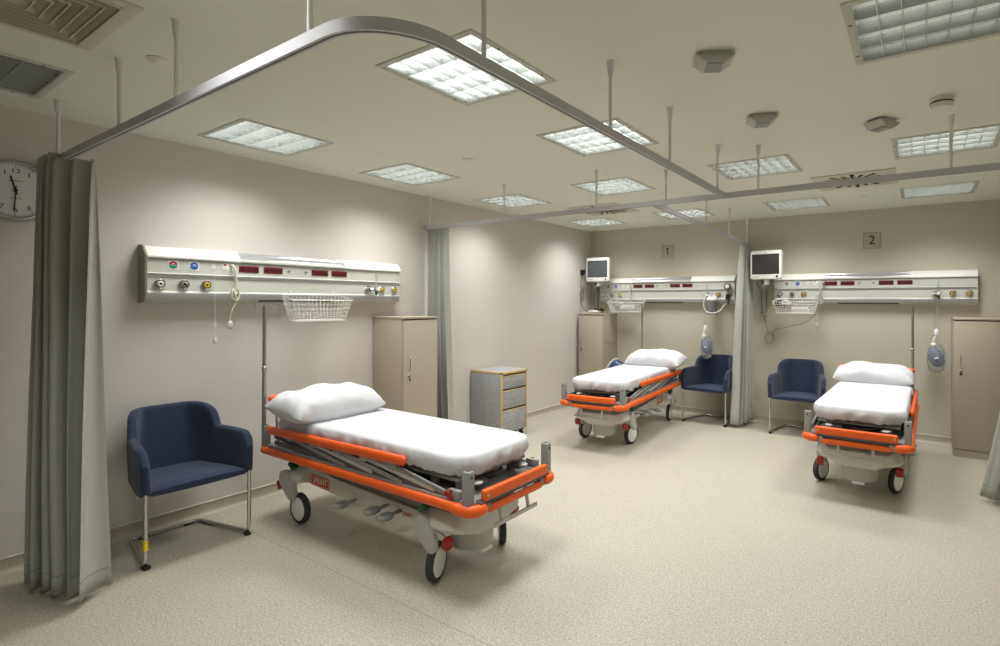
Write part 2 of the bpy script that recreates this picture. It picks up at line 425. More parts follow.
# ------------------------------------------------------------------ curtain tracks
TZ = 2.367
def tracks(name, label, path, rods, brackets):
    r = thing(name, label, 'curtain track', (path[0][0], path[0][1], TZ), 0, 'ceiling hung curtain tracks'); o = V(r.location)
    P = [V(p)-V((o.x, o.y, 0)) for p in path]
    b = MB(); prof = [(-.013, -.019), (.013, -.019), (.013, .019), (-.013, .019)]
    G = []
    for i, p in enumerate(P):
        a = P[max(0, i-1)]; c = P[min(len(P)-1, i+1)]; t = (c-a).normalized(); n = V((-t.y, t.x, 0))
        G.append([p+n*q+V((0, 0, w)) for q, w in prof])
    R = b.grid(G, True); b.bm.faces.new(R[0][::-1]); b.bm.faces.new(R[-1])
    rail = b.done('rail', MT['track'], r, ang=30)
    g = MB()
    for i, p in enumerate(P[:-1]): g.bar(p+V((0, 0, -.0195)), P[i+1]+V((0, 0, -.0195)), .008, .001)
    g.done('runner_slot', MT['dgrey'], rail)
    for (x, y) in rods:
        b = MB().cyl((x-o.x, y-o.y, .018), (x-o.x, y-o.y, H-TZ), .0085, n=12); rd = b.done('hanger_rod', MT['rod'], r)
        MB().lathe([(0, H-TZ), (.02, H-TZ), (.02, H-TZ-.003), (.0155, H-TZ-.006), (.0145, H-TZ-.05), (.0105, H-TZ-.066), (.009, H-TZ-.067)], (x-o.x, y-o.y, 0), n=16).done('collar', MT['rod'], rd)
    for (x, y, n) in brackets:
        MB().cyl(V((x-o.x, y-o.y, 0)), V((x-o.x, y-o.y, 0))+V(n)*.006, .03, n=16).done('wall_bracket', MT['alu'], r)
rc = .24; YB = -6.44; XB = 3.19; YL = -3.425
arc = [(XB-rc+rc*math.sin(a*PI/20), YB+rc-rc*math.cos(a*PI/20), 0) for a in range(11)]
tracks('curtain_track', 'large curved curtain track sweeping round the nearest bed bay', [(0.002, YB, 0)]+arc+[(XB, YL-.013, 0)],
       [(.36, YB), (1.295, YB), (1.918, YB), (2.86, YB), (XB, -6.03), (XB, -5.164), (XB, -4.456), (XB, -3.59)], [(.002, YB, (1, 0, 0))])
tracks('curtain_track', 'long straight curtain track running across the room from the left wall', [(.002, YL, 0), (2., YL, 0), (4., YL, 0), (XR-.002, YL, 0)],
       [(.06, YL), (1.083, YL), (2.10, YL), (3.43, YL), (4.54, YL)], [(.002, YL, (1, 0, 0))])
def bx(y): return 2.455+(.16*y/-3.425)
tracks('curtain_track', 'short curtain track branching to the back wall between the two far beds', [(bx(YL+.013), YL+.013, 0), (bx(-1.7), -1.7, 0), (bx(0), -.002, 0)],
       [(bx(-3.12), -3.12), (bx(-1.95), -1.95), (bx(-1), -1.), (bx(-.05), -.05)], [(bx(0), -.002, (0, -1, 0))])
tracks('curtain_track', 'curtain track off the right side, carrying the curtain at the right edge', [(5.12, YL+.013, 0), (5.12, -.002, 0)], [(5.12, -1.0)], [(5.12, -.002, (0, -1, 0))])

def curtain(label, top0, top1, bot0, bot1, folds, at, ab, z1=2.342, z0=.045, seed=0, flare=1.3, mid=None, drop=0.):
    rnd = random.Random(seed)
    T0, T1, B0, B1 = V(top0), V(top1), V(bot0), V(bot1)
    r = thing('curtain', label, 'curtain', (T0.x, T0.y, 0), 0, 'grey-green cubicle curtains')
    n = folds*14; m = 34; ph = [rnd.uniform(-.35, .35) for _ in range(folds+2)]; am = [rnd.uniform(.7, 1.25) for _ in range(folds+2)]
    def pt(s, t):   # s along, t 0 top..1 bottom
        e = t**flare; tp = T0.lerp(T1, s)
        if mid: tp = T0.lerp(V(mid), s/.6) if s < .6 else V(mid).lerp(T1, (s-.6)/.4)
        p = tp.lerp(B0.lerp(B1, s), e)
        d = (T1-T0).lerp(B1-B0, e); d = V((d.x, d.y, 0)).normalized(); nn = V((-d.y, d.x, 0))
        k = s*folds; i = int(min(k, folds-1)); f = k-i
        A = (at+(ab-at)*(t**.7))*(am[i]*(1-f)+am[i+1]*f)
        w = math.sin(2*PI*k+(ph[i]*(1-f)+ph[i+1]*f)*2)
        w = math.copysign(abs(w)**.8, w)
        wob = .012*t*noise.noise(V((s*3+seed, t*2.2, seed*.7)))
        z = z1+(z0-z1)*t
        if drop: q_ = max(0, min(1, (s-.5)/.12)); z -= drop*(1-t)*q_*q_*(3-2*q_)
        if t < .03: z -= .006*abs(math.sin(2*PI*k*.5))
        return V((p.x-T0.x, p.y-T0.y, z))+nn*(A*w+wob)+d*(.25*A*math.sin(4*PI*k+1.+seed))
    ts = [0, .012, .024, .034]+[.034+(.966)*i/(m-4) for i in range(1, m-3)]
    b = MB(); b.grid([[pt(i/n, t) for i in range(n+1)] for t in ts])
    o = b.done('drape', MT['curtain'], r, ang=80); md = o.modifiers.new('thickness', 'SOLIDIFY'); md.thickness = .0035; md.offset = 0
    for i in range(folds*2):
        p = pt((i+.5)/(folds*2), 0); q = V((p.x+T0.x, YB if mid else p.y+T0.y, 0))
        MB().tube([(q.x-T0.x, q.y-T0.y, TZ-.018), (q.x-T0.x, q.y-T0.y, z1+.002), (p.x, p.y, z1-.012)], .0022, n=6).done('hook', MT['offw'], r)
    hm = MB(); t0 = .958
    hm.grid([[pt(i/n, t)+V((0, 0, 0)) for i in range(n+1)] for t in (t0, t0+.0025)])
    ho = hm.done('hem_seam', MT['grey'], r, ang=80); md = ho.modifiers.new('thickness', 'SOLIDIFY'); md.thickness = .006; md.offset = 0
curtain('grey-green curtain gathered by the wall clock, leftmost of the curtains', (.24, YB-.05, 0), (.70, YB+.09, 0), (.26, -6.52, 0), (.82, -6.38, 0), 6, .024, .085, seed=3, z0=.04, z1=2.378, mid=(.56, YB-.045, 0), drop=.04)
curtain('grey-green curtain gathered against the left wall behind the nearest bed', (.02, YL, 0), (.33, YL, 0), (.04, -3.44, 0), (.40, -3.40, 0), 4, .02, .05, seed=5)
curtain('pale grey-green curtain gathered at the back wall between the two navy chairs', (bx(-.30)+.01, -.30, 0), (bx(-.03)+.03, -.06, 0), (2.455, -.56, 0), (2.52, -.12, 0), 4, .045, .07, seed=8, flare=.8)
curtain('grey-green curtain edge hanging at the right edge in front of the tall cabinet', (5.12, -2.15, 0), (5.12, -1.45, 0), (4.87, -2.0, 0), (5.05, -1.50, 0), 5, .02, .10, seed=11, flare=1.6)

# ------------------------------------------------------------------ wall clock
r = thing('wall_clock', 'round grey-rimmed wall clock high on the left wall beside the curtain', 'wall clock', (0, -6.548, 2.215), LW)
fa = (0, -1, 0)
MB().lathe([(.0, .0), (.178, .0), (.178, .022), (.170, .036), (.160, .040), (.152, .034), (.150, .022), (0, .022)], axis=fa, n=56).done('bezel', MT['bezel'], r)
MB().lathe([(.0, .0215), (.151, .0215), (.151, .024), (0, .0245)], axis=fa, n=56).done('dial', MT['face'], r)
for k in range(1, 13):
    a = PI/2-k*PI/6
    text('numeral', str(k), .036, MT['ink'], r, (.113*math.cos(a), -.0252, .113*math.sin(a)), ext=.0005, sx=1.25)
b = MB()
for k in range(60):
    a = 2*PI*k/60; d = V((math.cos(a), 0, math.sin(a))); big = k % 5 == 0
    b.bar(d*(.136 if big else .14)+V((0, -.025, 0)), d*.145+V((0, -.025, 0)), .0035 if big else .0018, .0012, up=(0, -1, 0))
b.done('minute_track', MT['ink'], r)
def hand(name, hh, mm_, ln, w, y):
    a = PI/2-hh; d = V((math.cos(a), 0, math.sin(a)))
    MB().bar(d*-.025+V((0, y, 0)), d*ln+V((0, y, 0)), w, .0015, up=(0, -1, 0)).done(name, MT['ink'], r)
hand('hour_hand', 2*PI*(11.5/12), 0, .085, .0075, -.0275); hand('minute_hand', 2*PI*(30.5/60), 0, .118, .0055, -.0295)
MB().lathe([(0, .02), (.009, .02), (.009, .033), (0, .034)], axis=fa, n=16).done('hub', MT['ink'], r)
text('dial_mark', 'QUARTZ', .0135, MT['grey'], r, (0, -.0252, -.045), ext=.0004)
MB().bar((-.028, -.0252, .056), (.03, -.0252, .056), .005, .0008, up=(0, -1, 0)).done('dial_mark', MT['grey'], r)

# ------------------------------------------------------------------ signs
def sign(x0, x1, n, label):
    cx, cz = (x0+x1)/2, 2.328
    r = thing('bay_sign', label, 'sign', (cx, 0, cz), 0, 'bay number signs')
    MB().span((-.09, -.006, -.096), (.09, -.0005, .096), .002).done('plate', MT['sign'], r)
    b = MB()
    for s in (-1, 1):
        b.span((-.09, -.0075, s*.096), (.09, -.0055, s*.092)); b.span((s*.09, -.0075, -.096), (s*.086, -.0055, .096))
    b.done('edge', MT['signedge'], r)
    if n == '1':
        MB().prism([(-.004, -.054), (.012, -.054), (.012, .054), (.002, .054), (-.012, .04), (-.026, .034), (-.026, .02), (-.014, .023), (-.004, .029)], lambda p, q, t: (p, t, q), -.0072, -.0062).done('numeral', MT['ink'], r)
    else: text('numeral', n, .15, MT['ink'], r, (0, -.0065, .0), ext=.0006)
sign(1.216, 1.399, '1', 'square wall sign with the number 1')
sign(3.813, 3.991, '2', 'square wall sign with the number 2')

# ------------------------------------------------------------------ headwall panels (local x 0..2.1, wall at y=0, front -y)
def headwall(label, loc, rz):
    r = thing('headwall_panel', label, 'medical wall panel', loc, rz, 'bedhead service panels')
    D = .1; yz = lambda p, q, t: (t, -p, q)
    body = [(0, 1.565), (.062, 1.572), (D-.004, 1.588), (D, 1.592), (D, 1.635), (D-.006, 1.645), (D-.006, 1.735), (D, 1.742), (D, 1.764), (D-.006, 1.770), (D-.006, 1.862), (0, 1.862)]
    MB().prism(body, yz, .012, 2.088).done('body', MT['panel'], r, ang=20)
    hood = [(0, 1.866), (D, 1.866), (D+.012, 1.872), (D+.013, 1.882), (D-.03, 1.938), (D-.055, 1.95), (0, 1.95)]
    for a, c in ((.0125, .60), (1.49, 2.1)): MB().prism(hood, yz, a, c).done('hood', MT['white'], r, ang=30)
    lip = [(0, 1.866), (D, 1.866), (D+.012, 1.872), (D+.013, 1.882), (D+.005, 1.892), (0, 1.892)]
    MB().prism(lip, yz, .6, 1.49).done('hood_lip', MT['panel'], r, ang=30)
    lens = [(0, 1.892), (D+.002, 1.892), (D-.002, 1.902), (D-.028, 1.926), (D-.035, 1.94), (D-.055, 1.946), (0, 1.946)]
    MB().prism(lens, yz, .6, 1.49).done('light_lens', MT['lens'], r, ang=20)
    capp = [(0, 1.558), (.07, 1.566), (D+.006, 1.582), (D+.012, 1.595), (D+.012, 1.855), (D+.017, 1.866), (D+.018, 1.884), (D-.03, 1.944), (D-.055, 1.957), (0, 1.957)]
    MB().prism(capp, yz, -.004, .012, .003).done('end_cap', MT['endcap'], r, ang=30)
    MB().prism(body, yz, 2.088, 2.098).done('end_cap', MT['panel'], r, ang=20)
    g = MB().span((.013, -D-.004, 1.745), (2.087, -D+.002, 1.752)).span((.013, -D-.004, 1.756), (2.087, -D+.002, 1.762)); g.done('trim_strip', MT['alu'], r)
    MB().span((.013, -D-.008, 1.597), (2.087, -D+.002, 1.632), .003).done('equipment_rail', MT['alu'], r)
    MB().prism([(.058, 1.5685), (.094, 1.583), (.092, 1.59), (.055, 1.578)], yz, .75, 1.375).done('under_strip', MT['dgrey'], r)
    f = -D+.006
    for a, c in ((.595, .74), (.778, .927), (1.178, 1.325), (1.362, 1.51)):
        s = MB().span((a, f-.006, 1.797), (c, f+.002, 1.845), .002).done('socket_block', MT['darkred'], r)
        w = MB(); 
        for k in range(3):
            cx = a+(c-a)*(k+.5)/3; w.lathe([(0, 0), (.019, 0), (.019, .0012), (.016, .0018), (0, .0008)], (cx, f-.006, 1.821), (0, -1, 0), n=20)
            w.span((cx+.0215, f-.0075, 1.8), (cx+.0225, f-.005, 1.842))
        w.done('socket_well', MT['socket'], s)
    for cx, cols in ((.165, ('labr', 'labg')), (.294, ('blue', 'blue'))):
        p = MB().span((cx-.032, f-.002, 1.79), (cx+.032, f+.001, 1.858), .0008).done('gas_label', MT['white'], r)
        for q, (a0, a1) in enumerate(((0.06, PI-.06), (PI+.06, 2*PI-.06))):
            MB().prism(circ(cx, 1.825, .026, 20, a0, a1), lambda p_, q_, t: (p_, t, q_), f-.003, f-.001).done('label_half', MT[cols[q]], p)
        MB().span((cx-.008, f-.0036, 1.832), (cx+.008, f-.0028, 1.838)).done('label_mark', MT['white'], p)
    s = MB().span((.403, f-.002, 1.806), (.431, f+.001, 1.846), .001).done('cord_switch', MT['white'], r)
    MB().span((.409, f-.004, 1.812), (.4155, f-.001, 1.84)).span((.4185, f-.004, 1.812), (.425, f-.001, 1.84)).done('rocker', MT['offw'], s)
    s = MB().span((.478, f-.002, 1.805), (.556, f+.001, 1.855), .001).done('call_plate', MT['white'], r)
    MB().span((.487, f-.0035, 1.838), (.505, f-.001, 1.85)).done('red_button', MT['labr'], s)
    MB().lathe([(0, 0), (.009, 0), (.009, .004), (0, .004)], (.535, f-.001, 1.842), (0, -1, 0), n=14).done('call_jack', MT['black'], s)
    for cx in (.978, 1.124):
        s = MB().lathe([(0, 0), (.015, 0), (.015, .005), (.011, .006), (0, .004)], (cx, f, 1.822), (0, -1, 0), n=18).done('earth_terminal', MT['lgrey'], r)
        MB().lathe([(0, 0), (.007, 0), (.007, .003), (0, .0035)], (cx, f-.004, 1.822), (0, -1, 0), n=12).done('pin', MT['green'], s)
    for cx, k in ((.085, 'white'), (.229, 'lgrey'), (.368, 'yellow'), (1.73, 'lgrey'), (1.88, 'yellow'), (2.025, 'yellow')):
        s = MB().lathe([(0, 0), (.033, 0), (.033, .016), (.028, .022), (.022, .022), (.02, .017), (0, .017)], (cx, f, 1.692), (0, -1, 0), n=28).done('gas_outlet', MT['chrome'], r)
        MB().lathe([(.0, .017), (.0185, .017), (.0185, .025), (.015, .028), (.009, .028), (.008, .021), (0, .021)], (cx, f, 1.692), (0, -1, 0), n=24).done('outlet_insert', MT[k], s)
        MB().lathe([(0, .02), (.009, .02), (.009, .0225), (0, .0225)], (cx, f, 1.692), (0, -1, 0), n=14).done('outlet_hole', MT['black'], s)
        if k == 'lgrey': MB().box((cx, f-.031, 1.692), (.03, .012, .012), .002, (0, .7, 0)).done('outlet_latch', MT['black'], s)
    d = MB()
    for i in range(3):
        for j in range(3): d.cyl((1.56+i*.016, f-.001, 1.808+j*.014), (1.56+i*.016, f+.001, 1.808+j*.014), .003, n=8)
    d.done('speaker_holes', MT['grey'], r)
    return r
P1 = (0, -5.95, 0); P2 = (.21, 0, 0); P3 = (2.802, 0, 0)
headwall('white medical headwall panel on the left wall above the nearest bed', P1, LW)
headwall('white medical headwall panel on the back wall under the sign 1', P2, 0)
headwall('white medical headwall panel on the back wall under the sign 2', P3, 0)
def bay(P, x, y=0., z=0.):     # panel-local to world
    return (P[0]-y, P[1]+x, z) if P is P1 else (P[0]+x, P[1]+y, z)
def RZ(P): return LW if P is P1 else 0.

# --- things hanging on the panels
def handset(P, label, coil_r=.034, x=.535, drop=1.40):
    r = thing('nurse_call', label, 'nurse call handset', bay(P, x, -.1), RZ(P), 'nurse call handsets')
    MB().tube(smooth([(0, .0, 1.842), (.004, -.03, 1.835), (.016, -.036, 1.79), (.022, -.03, 1.72), (.02, -.026, 1.69)], 6), [.009]*25, n=8).done('cable_boot', MT['cord'], r)
    pts = [(.02, -.024, 1.69), (.02, -.024, 1.665)]
    for k in range(30): pts.append((.022+coil_r*.8*math.sin(k*.62), -.022-.012*math.sin(k*.3), 1.628+coil_r*1.35*math.cos(k*.62)))
    pts += [(.035, -.026, 1.578), (.0, -.028, 1.52), (-.012, -.024, 1.45), (-.013, -.022, drop+.035)]
    MB().tube(smooth(pts, 3), .0045, n=6).done('cord', MT['cord'], r)
    h = MB().ell((-.013, -.022, drop), (.017, .012, .034)).done('handset', MT['offw'], r)
    MB().lathe([(0, 0), (.008, 0), (.007, .003), (0, .004)], (-.013, -.033, drop+.008), (0, -1, 0), n=14).done('button', MT['lgrey'], h)
handset(P1, 'coiled cream nurse call cord hanging from the panel over the nearest bed')
def pullcord(P, label, x=.418, wx=None):
    r = thing('pull_cord', label, 'pull cord', bay(P, x, -.108), RZ(P), 'pull cords')
    MB().tube([(0, 0, 1.806), (0, -.008, 1.75), (.003, -.01, 1.41), (.003, -.01, 1.31)], .0016, n=6).done('cord', MT['wire'], r)
    b = MB()
    for k in range(5):
        a = k*2*PI/5; b.tube(smooth([(.003, -.01, 1.40), (.003+.016*math.cos(a), -.01+.008*math.sin(a), 1.405+.014*math.sin(a)), (.003+.008*math.cos(a+.8), -.01, 1.40+.018*math.sin(a+.8)), (.003, -.01, 1.40)], 5), .0016, n=5)
    b.done('knot', MT['wire'], r)
    MB().lathe([(0, 1.262), (.008, 1.265), (.0135, 1.28), (.012, 1.297), (.006, 1.312), (0, 1.315)], (.003, -.01, 0), n=16).done('toggle', MT['offw'], r)
pullcord(P1, 'thin white pull cord with a toggle below the panel over the nearest bed')

def basket(P, label, x0, x1, z1, depth=.17, drop=.17, tilt=0., ybk=-.125):
    cx = (x0+x1)/2; w = (x1-x0)/2; z0 = z1-drop; wb = w-.045; r = thing('wire_basket', label, 'wire basket', bay(P, cx, ybk), RZ(P), 'wire baskets under the panels')
    def c4(W, y0, y1, z, zf): return [(-W, y0, z), (W, y0, z), (W, y1, zf), (-W, y1, zf)]
    top = c4(w, 0, -depth, z1+.045, z1); bot = c4(wb, -.03, -depth+.03, z0+.01, z0)
    rim = MB().tube([*top], .0042, n=8, closed=True).tube([*bot], .0035, n=8, closed=True); rim.done('rim', MT['wire'], r)
    m = MB()
    def L(a, b2, f): return V(a).lerp(V(b2), f)
    for k in range(1, 5):     # horizontal hoops
        f = k/5; m.tube([L(t, q, f) for t, q in zip(top, bot)], .0025, n=5, closed=True)
    for (i, j, n) in ((0, 1, 15), (1, 2, 5), (2, 3, 15), (3, 0, 5)):   # slanting uprights
        for k in range(n):
            f = (k+.5)/n; m.tube([L(top[i], top[j], f), L(bot[i], bot[j], f)], .0025, n=5)
    for k in range(1, 8): m.tube([L(bot[0], bot[1], k/12), L(bot[3], bot[2], k/12)], .002, n=5)
    for k in range(1, 4): m.tube([L(bot[0], bot[3], k/4), L(bot[1], bot[2], k/4)], .002, n=5)
    m.done('wire_mesh', MT['wire'], r)
    h = MB()
    for s in (-.7, .7): h.tube(fillet([(s*w, .0, z1+.045), (s*w, .004, z1+.075), (s*w, .018, z1+.075)], .01), .004, n=6)
    h.done('hook', MT['wire'], r)
    return r
basket(P1, 'empty white wire basket hanging under the panel over the nearest bed', .90, 1.435, 1.585)
basket(P2, 'white wire basket with grey and white items under the panel by the sign 1', .25, .81, 1.575, drop=.14)
basket(P3, 'white wire basket with black cable under the right-hand panel', .03, .55, 1.59, drop=.14)

# ------------------------------------------------------------------ chairs (front -y, origin between the feet on the floor)
def make_chair():
    r = thing('armchair', 'navy blue tub armchair on a chrome sled frame', 'chair', (0, 0, 0), 0, 'navy armchairs')
    # shell: a U in plan (arm, back, arm); top edge low over the arms and high over the back
    W, Df, Db, cr, th = .285, -.27, .24, .13, .054
    path = []
    def seg(a, c, n): return [(a[0]+(c[0]-a[0])*i/n, a[1]+(c[1]-a[1])*i/n) for i in range(n)]
    path += seg((-W, Df), (-W, Db-cr), 30)
    path += [(-W+cr-cr*math.cos(a), Db-cr+cr*math.sin(a)) for a in [PI/2*i/20 for i in range(20)]]
    path += seg((-W+cr, Db), (W-cr, Db), 14)
    path += [(W-cr+cr*math.sin(a), Db-cr+cr*math.cos(a)) for a in [PI/2*i/20 for i in range(20)]]
    path += seg((W, Db-cr), (W, Df), 30)+[(W, Df)]
    k = len(path); ln = [0]
    for a, c in zip(path, path[1:]): ln.append(ln[-1]+math.hypot(c[0]-a[0], c[1]-a[1]))
    tot = ln[-1]
    def ss(x): x = max(0, min(1, x)); return x*x*(3-2*x)
    def top(s):
        m = min(s, tot-s)
        z = .685+.012*ss(m/.3)
        tt = max(0, min(1, (m-.325)/.16)); z += (.85-.697)*(1-(1-tt)**2.6)*ss(min(1, tt/.3))
        fr = .09
        if m < fr: z -= fr-math.sqrt(max(0, fr*fr-(fr-m)**2))
        return z
    def botz(s):
        m = min(s, tot-s); return .425+(.018-math.sqrt(max(0, .018**2-(.018-m)**2)) if m < .018 else 0)
    nz = 14; Gi, Go = [], []
    for i in range(k):
        a = path[max(0, i-1)]; c = path[min(k-1, i+1)]; t = V((c[0]-a[0], c[1]-a[1])).normalized(); n = V((-t.y, t.x))  # left normal: outward
        zt, zb = top(ln[i]), botz(ln[i]); ro, ri = [], []
        backness = ss((path[i][1]-.0)/.24)
        for j in range(nz+1):
            f = j/nz; z = zb+(zt-zb)*f
            lean = .055*backness*((z-.43)/.42) + .012*(1-backness)*((z-.43)/.27)
            narrow = 1-.10*backness*ss((z-.62)/.23)-.05*ss((.62-z)/.2)*0
            e = th/2*(1-.12*f)
            narrow *= 1-.25*ss((path[i][1]-Df)/(Db-Df)); cx, cy = path[i][0]*narrow, path[i][1]
            ro.append((cx+n.x*(e)+n.x*lean*(1-backness), cy+n.y*e+lean*backness, z)); ri.append((cx-n.x*e+n.x*lean*(1-backness), cy-n.y*e+lean*backness, z))
        # rounded top edge
        tp = ((ro[-1][0]+ri[-1][0])/2, (ro[-1][1]+ri[-1][1])/2, zt+.016)
        q1 = tuple((ro[-1][x]*.8+tp[x]*.2) for x in (0, 1))+(zt+.0095,); q2 = tuple((ri[-1][x]*.8+tp[x]*.2) for x in (0, 1))+(zt+.0095,)
        Gi.append(ro+[q1, tp, q2]+ri[::-1])
    b = MB(); R = b.grid(Gi, True); 
    # closing front edges of the arms with a rounded nose
    for ring, s in ((R[0], -1), (R[-1], 1)):
        co = [v.co.copy() for v in ring]; m = len(co); mid = []
        for idx in range(m):
            opp = co[m-1-idx]; mid.append((co[idx]+opp)/2)
        r2 = [b.bm.verts.new(co[i].lerp(mid[i], .3)+V((0, -.012, 0))) for i in range(m)]
        r3 = [b.bm.verts.new(co[i].lerp(mid[i], .8)+V((0, -.018, 0))) for i in range(m)]
        for A, B in ((ring, r2), (r2, r3)):
            for j in range(m): b.bm.faces.new((A[j], A[(j+1) % m], B[(j+1) % m], B[j]))
        h = m//2
        for j in range(h-1):
            if m-1-j-1 > j+1: b.bm.faces.new((r3[j], r3[j+1], r3[m-2-j], r3[m-1-j]))
    b.done('shell', MT['navy'], r, ang=85)
    # seat pad, crowned, slightly pitched back
    sx = 16; G = []
    def sp(u, v, up):
        x = u*.262*(1-.24*v*v*(3-2*v)); y = -.285+v*.50; e = max(abs(u), abs(2*v-1)); z = .452-.018*v
        if up: z += .012*(1-u*u)+.018*(1-max(0, (e-.86)/.14)**2)
        else: z -= .028
        if v < .12: y -= .016*(1-u*u)
        return (x, y, z)
    b = MB(); N_ = 18
    up = b.grid([[sp(-1+2*i/N_, j/N_, True) for i in range(N_+1)] for j in range(N_+1)])
    dn = b.grid([[sp(-1+2*i/N_, j/N_, False) for i in range(N_+1)] for j in range(N_+1)])
    for i in range(N_):
        b.bm.faces.new((up[0][i], up[0][i+1], dn[0][i+1], dn[0][i])); b.bm.faces.new((up[N_][i], up[N_][i+1], dn[N_][i+1], dn[N_][i]))
        b.bm.faces.new((up[i][0], up[i+1][0], dn[i+1][0], dn[i][0])); b.bm.faces.new((up[i][N_], up[i+1][N_], dn[i+1][N_], dn[i][N_]))
    b.done('seat', MT['navy'], r, ang=50)
    # cantilever sled frame
    fx, fy, ry, rx, tr = .290, -.27, .25, .20, .0125
    pts = [(-fx, fy, .44), (-fx, fy, tr+.012), (-rx, ry, tr), (rx, ry, tr), (fx, fy, tr+.012), (fx, fy, .44)]
    MB().tube(fillet(pts, .05, 8), tr, n=14).done('sled_frame', MT['chrome'], r)
    MB().bar((-.25, -.05, .418), (.25, -.05, .418), .03, .014).bar((-fx+.005, fy+.01, .43), (-.225, .17, .43), .02, .012).bar((fx-.005, fy+.01, .43), (.225, .17, .43), .02, .012).done('seat_rail', MT['black'], r)
    for s in (-1, 1): MB().box((s*(fx-.006), fy+.012, .011), (.034, .05, .022), .005, (0, 0, s*-.15)).done('glide', MT['black'], r)
    for s in (-1, 1): MB().box((s*.13, ry, .008), (.06, .03, .014), .003).done('glide', MT['black'], r)
    return r
ch = make_chair(); ch.location = (.362, -5.825, 0); ch.rotation_euler = (0, 0, LW)
chairs = [ch]
for x, y, rz in ((2.06, -.29, -.05), (3.155, -.31, .04)):
    c = copy_tree(ch); c.location = (x, y, 0); c.rotation_euler = (0, 0, rz); chairs.append(c)
MB().tube([(-.290, -.27, .115), (-.290, -.27, .175)], .0132, n=14).done('yellow_tape', MT['tape'], ch)
chairs[0]['label'] = 'navy armchair with yellow tape on one leg, nearest, beside the large curtain'
chairs[1]['label'] = 'navy armchair between the far left bed and the middle curtain'
chairs[2]['label'] = 'navy armchair left of the right-hand bed, right of the middle curtain'

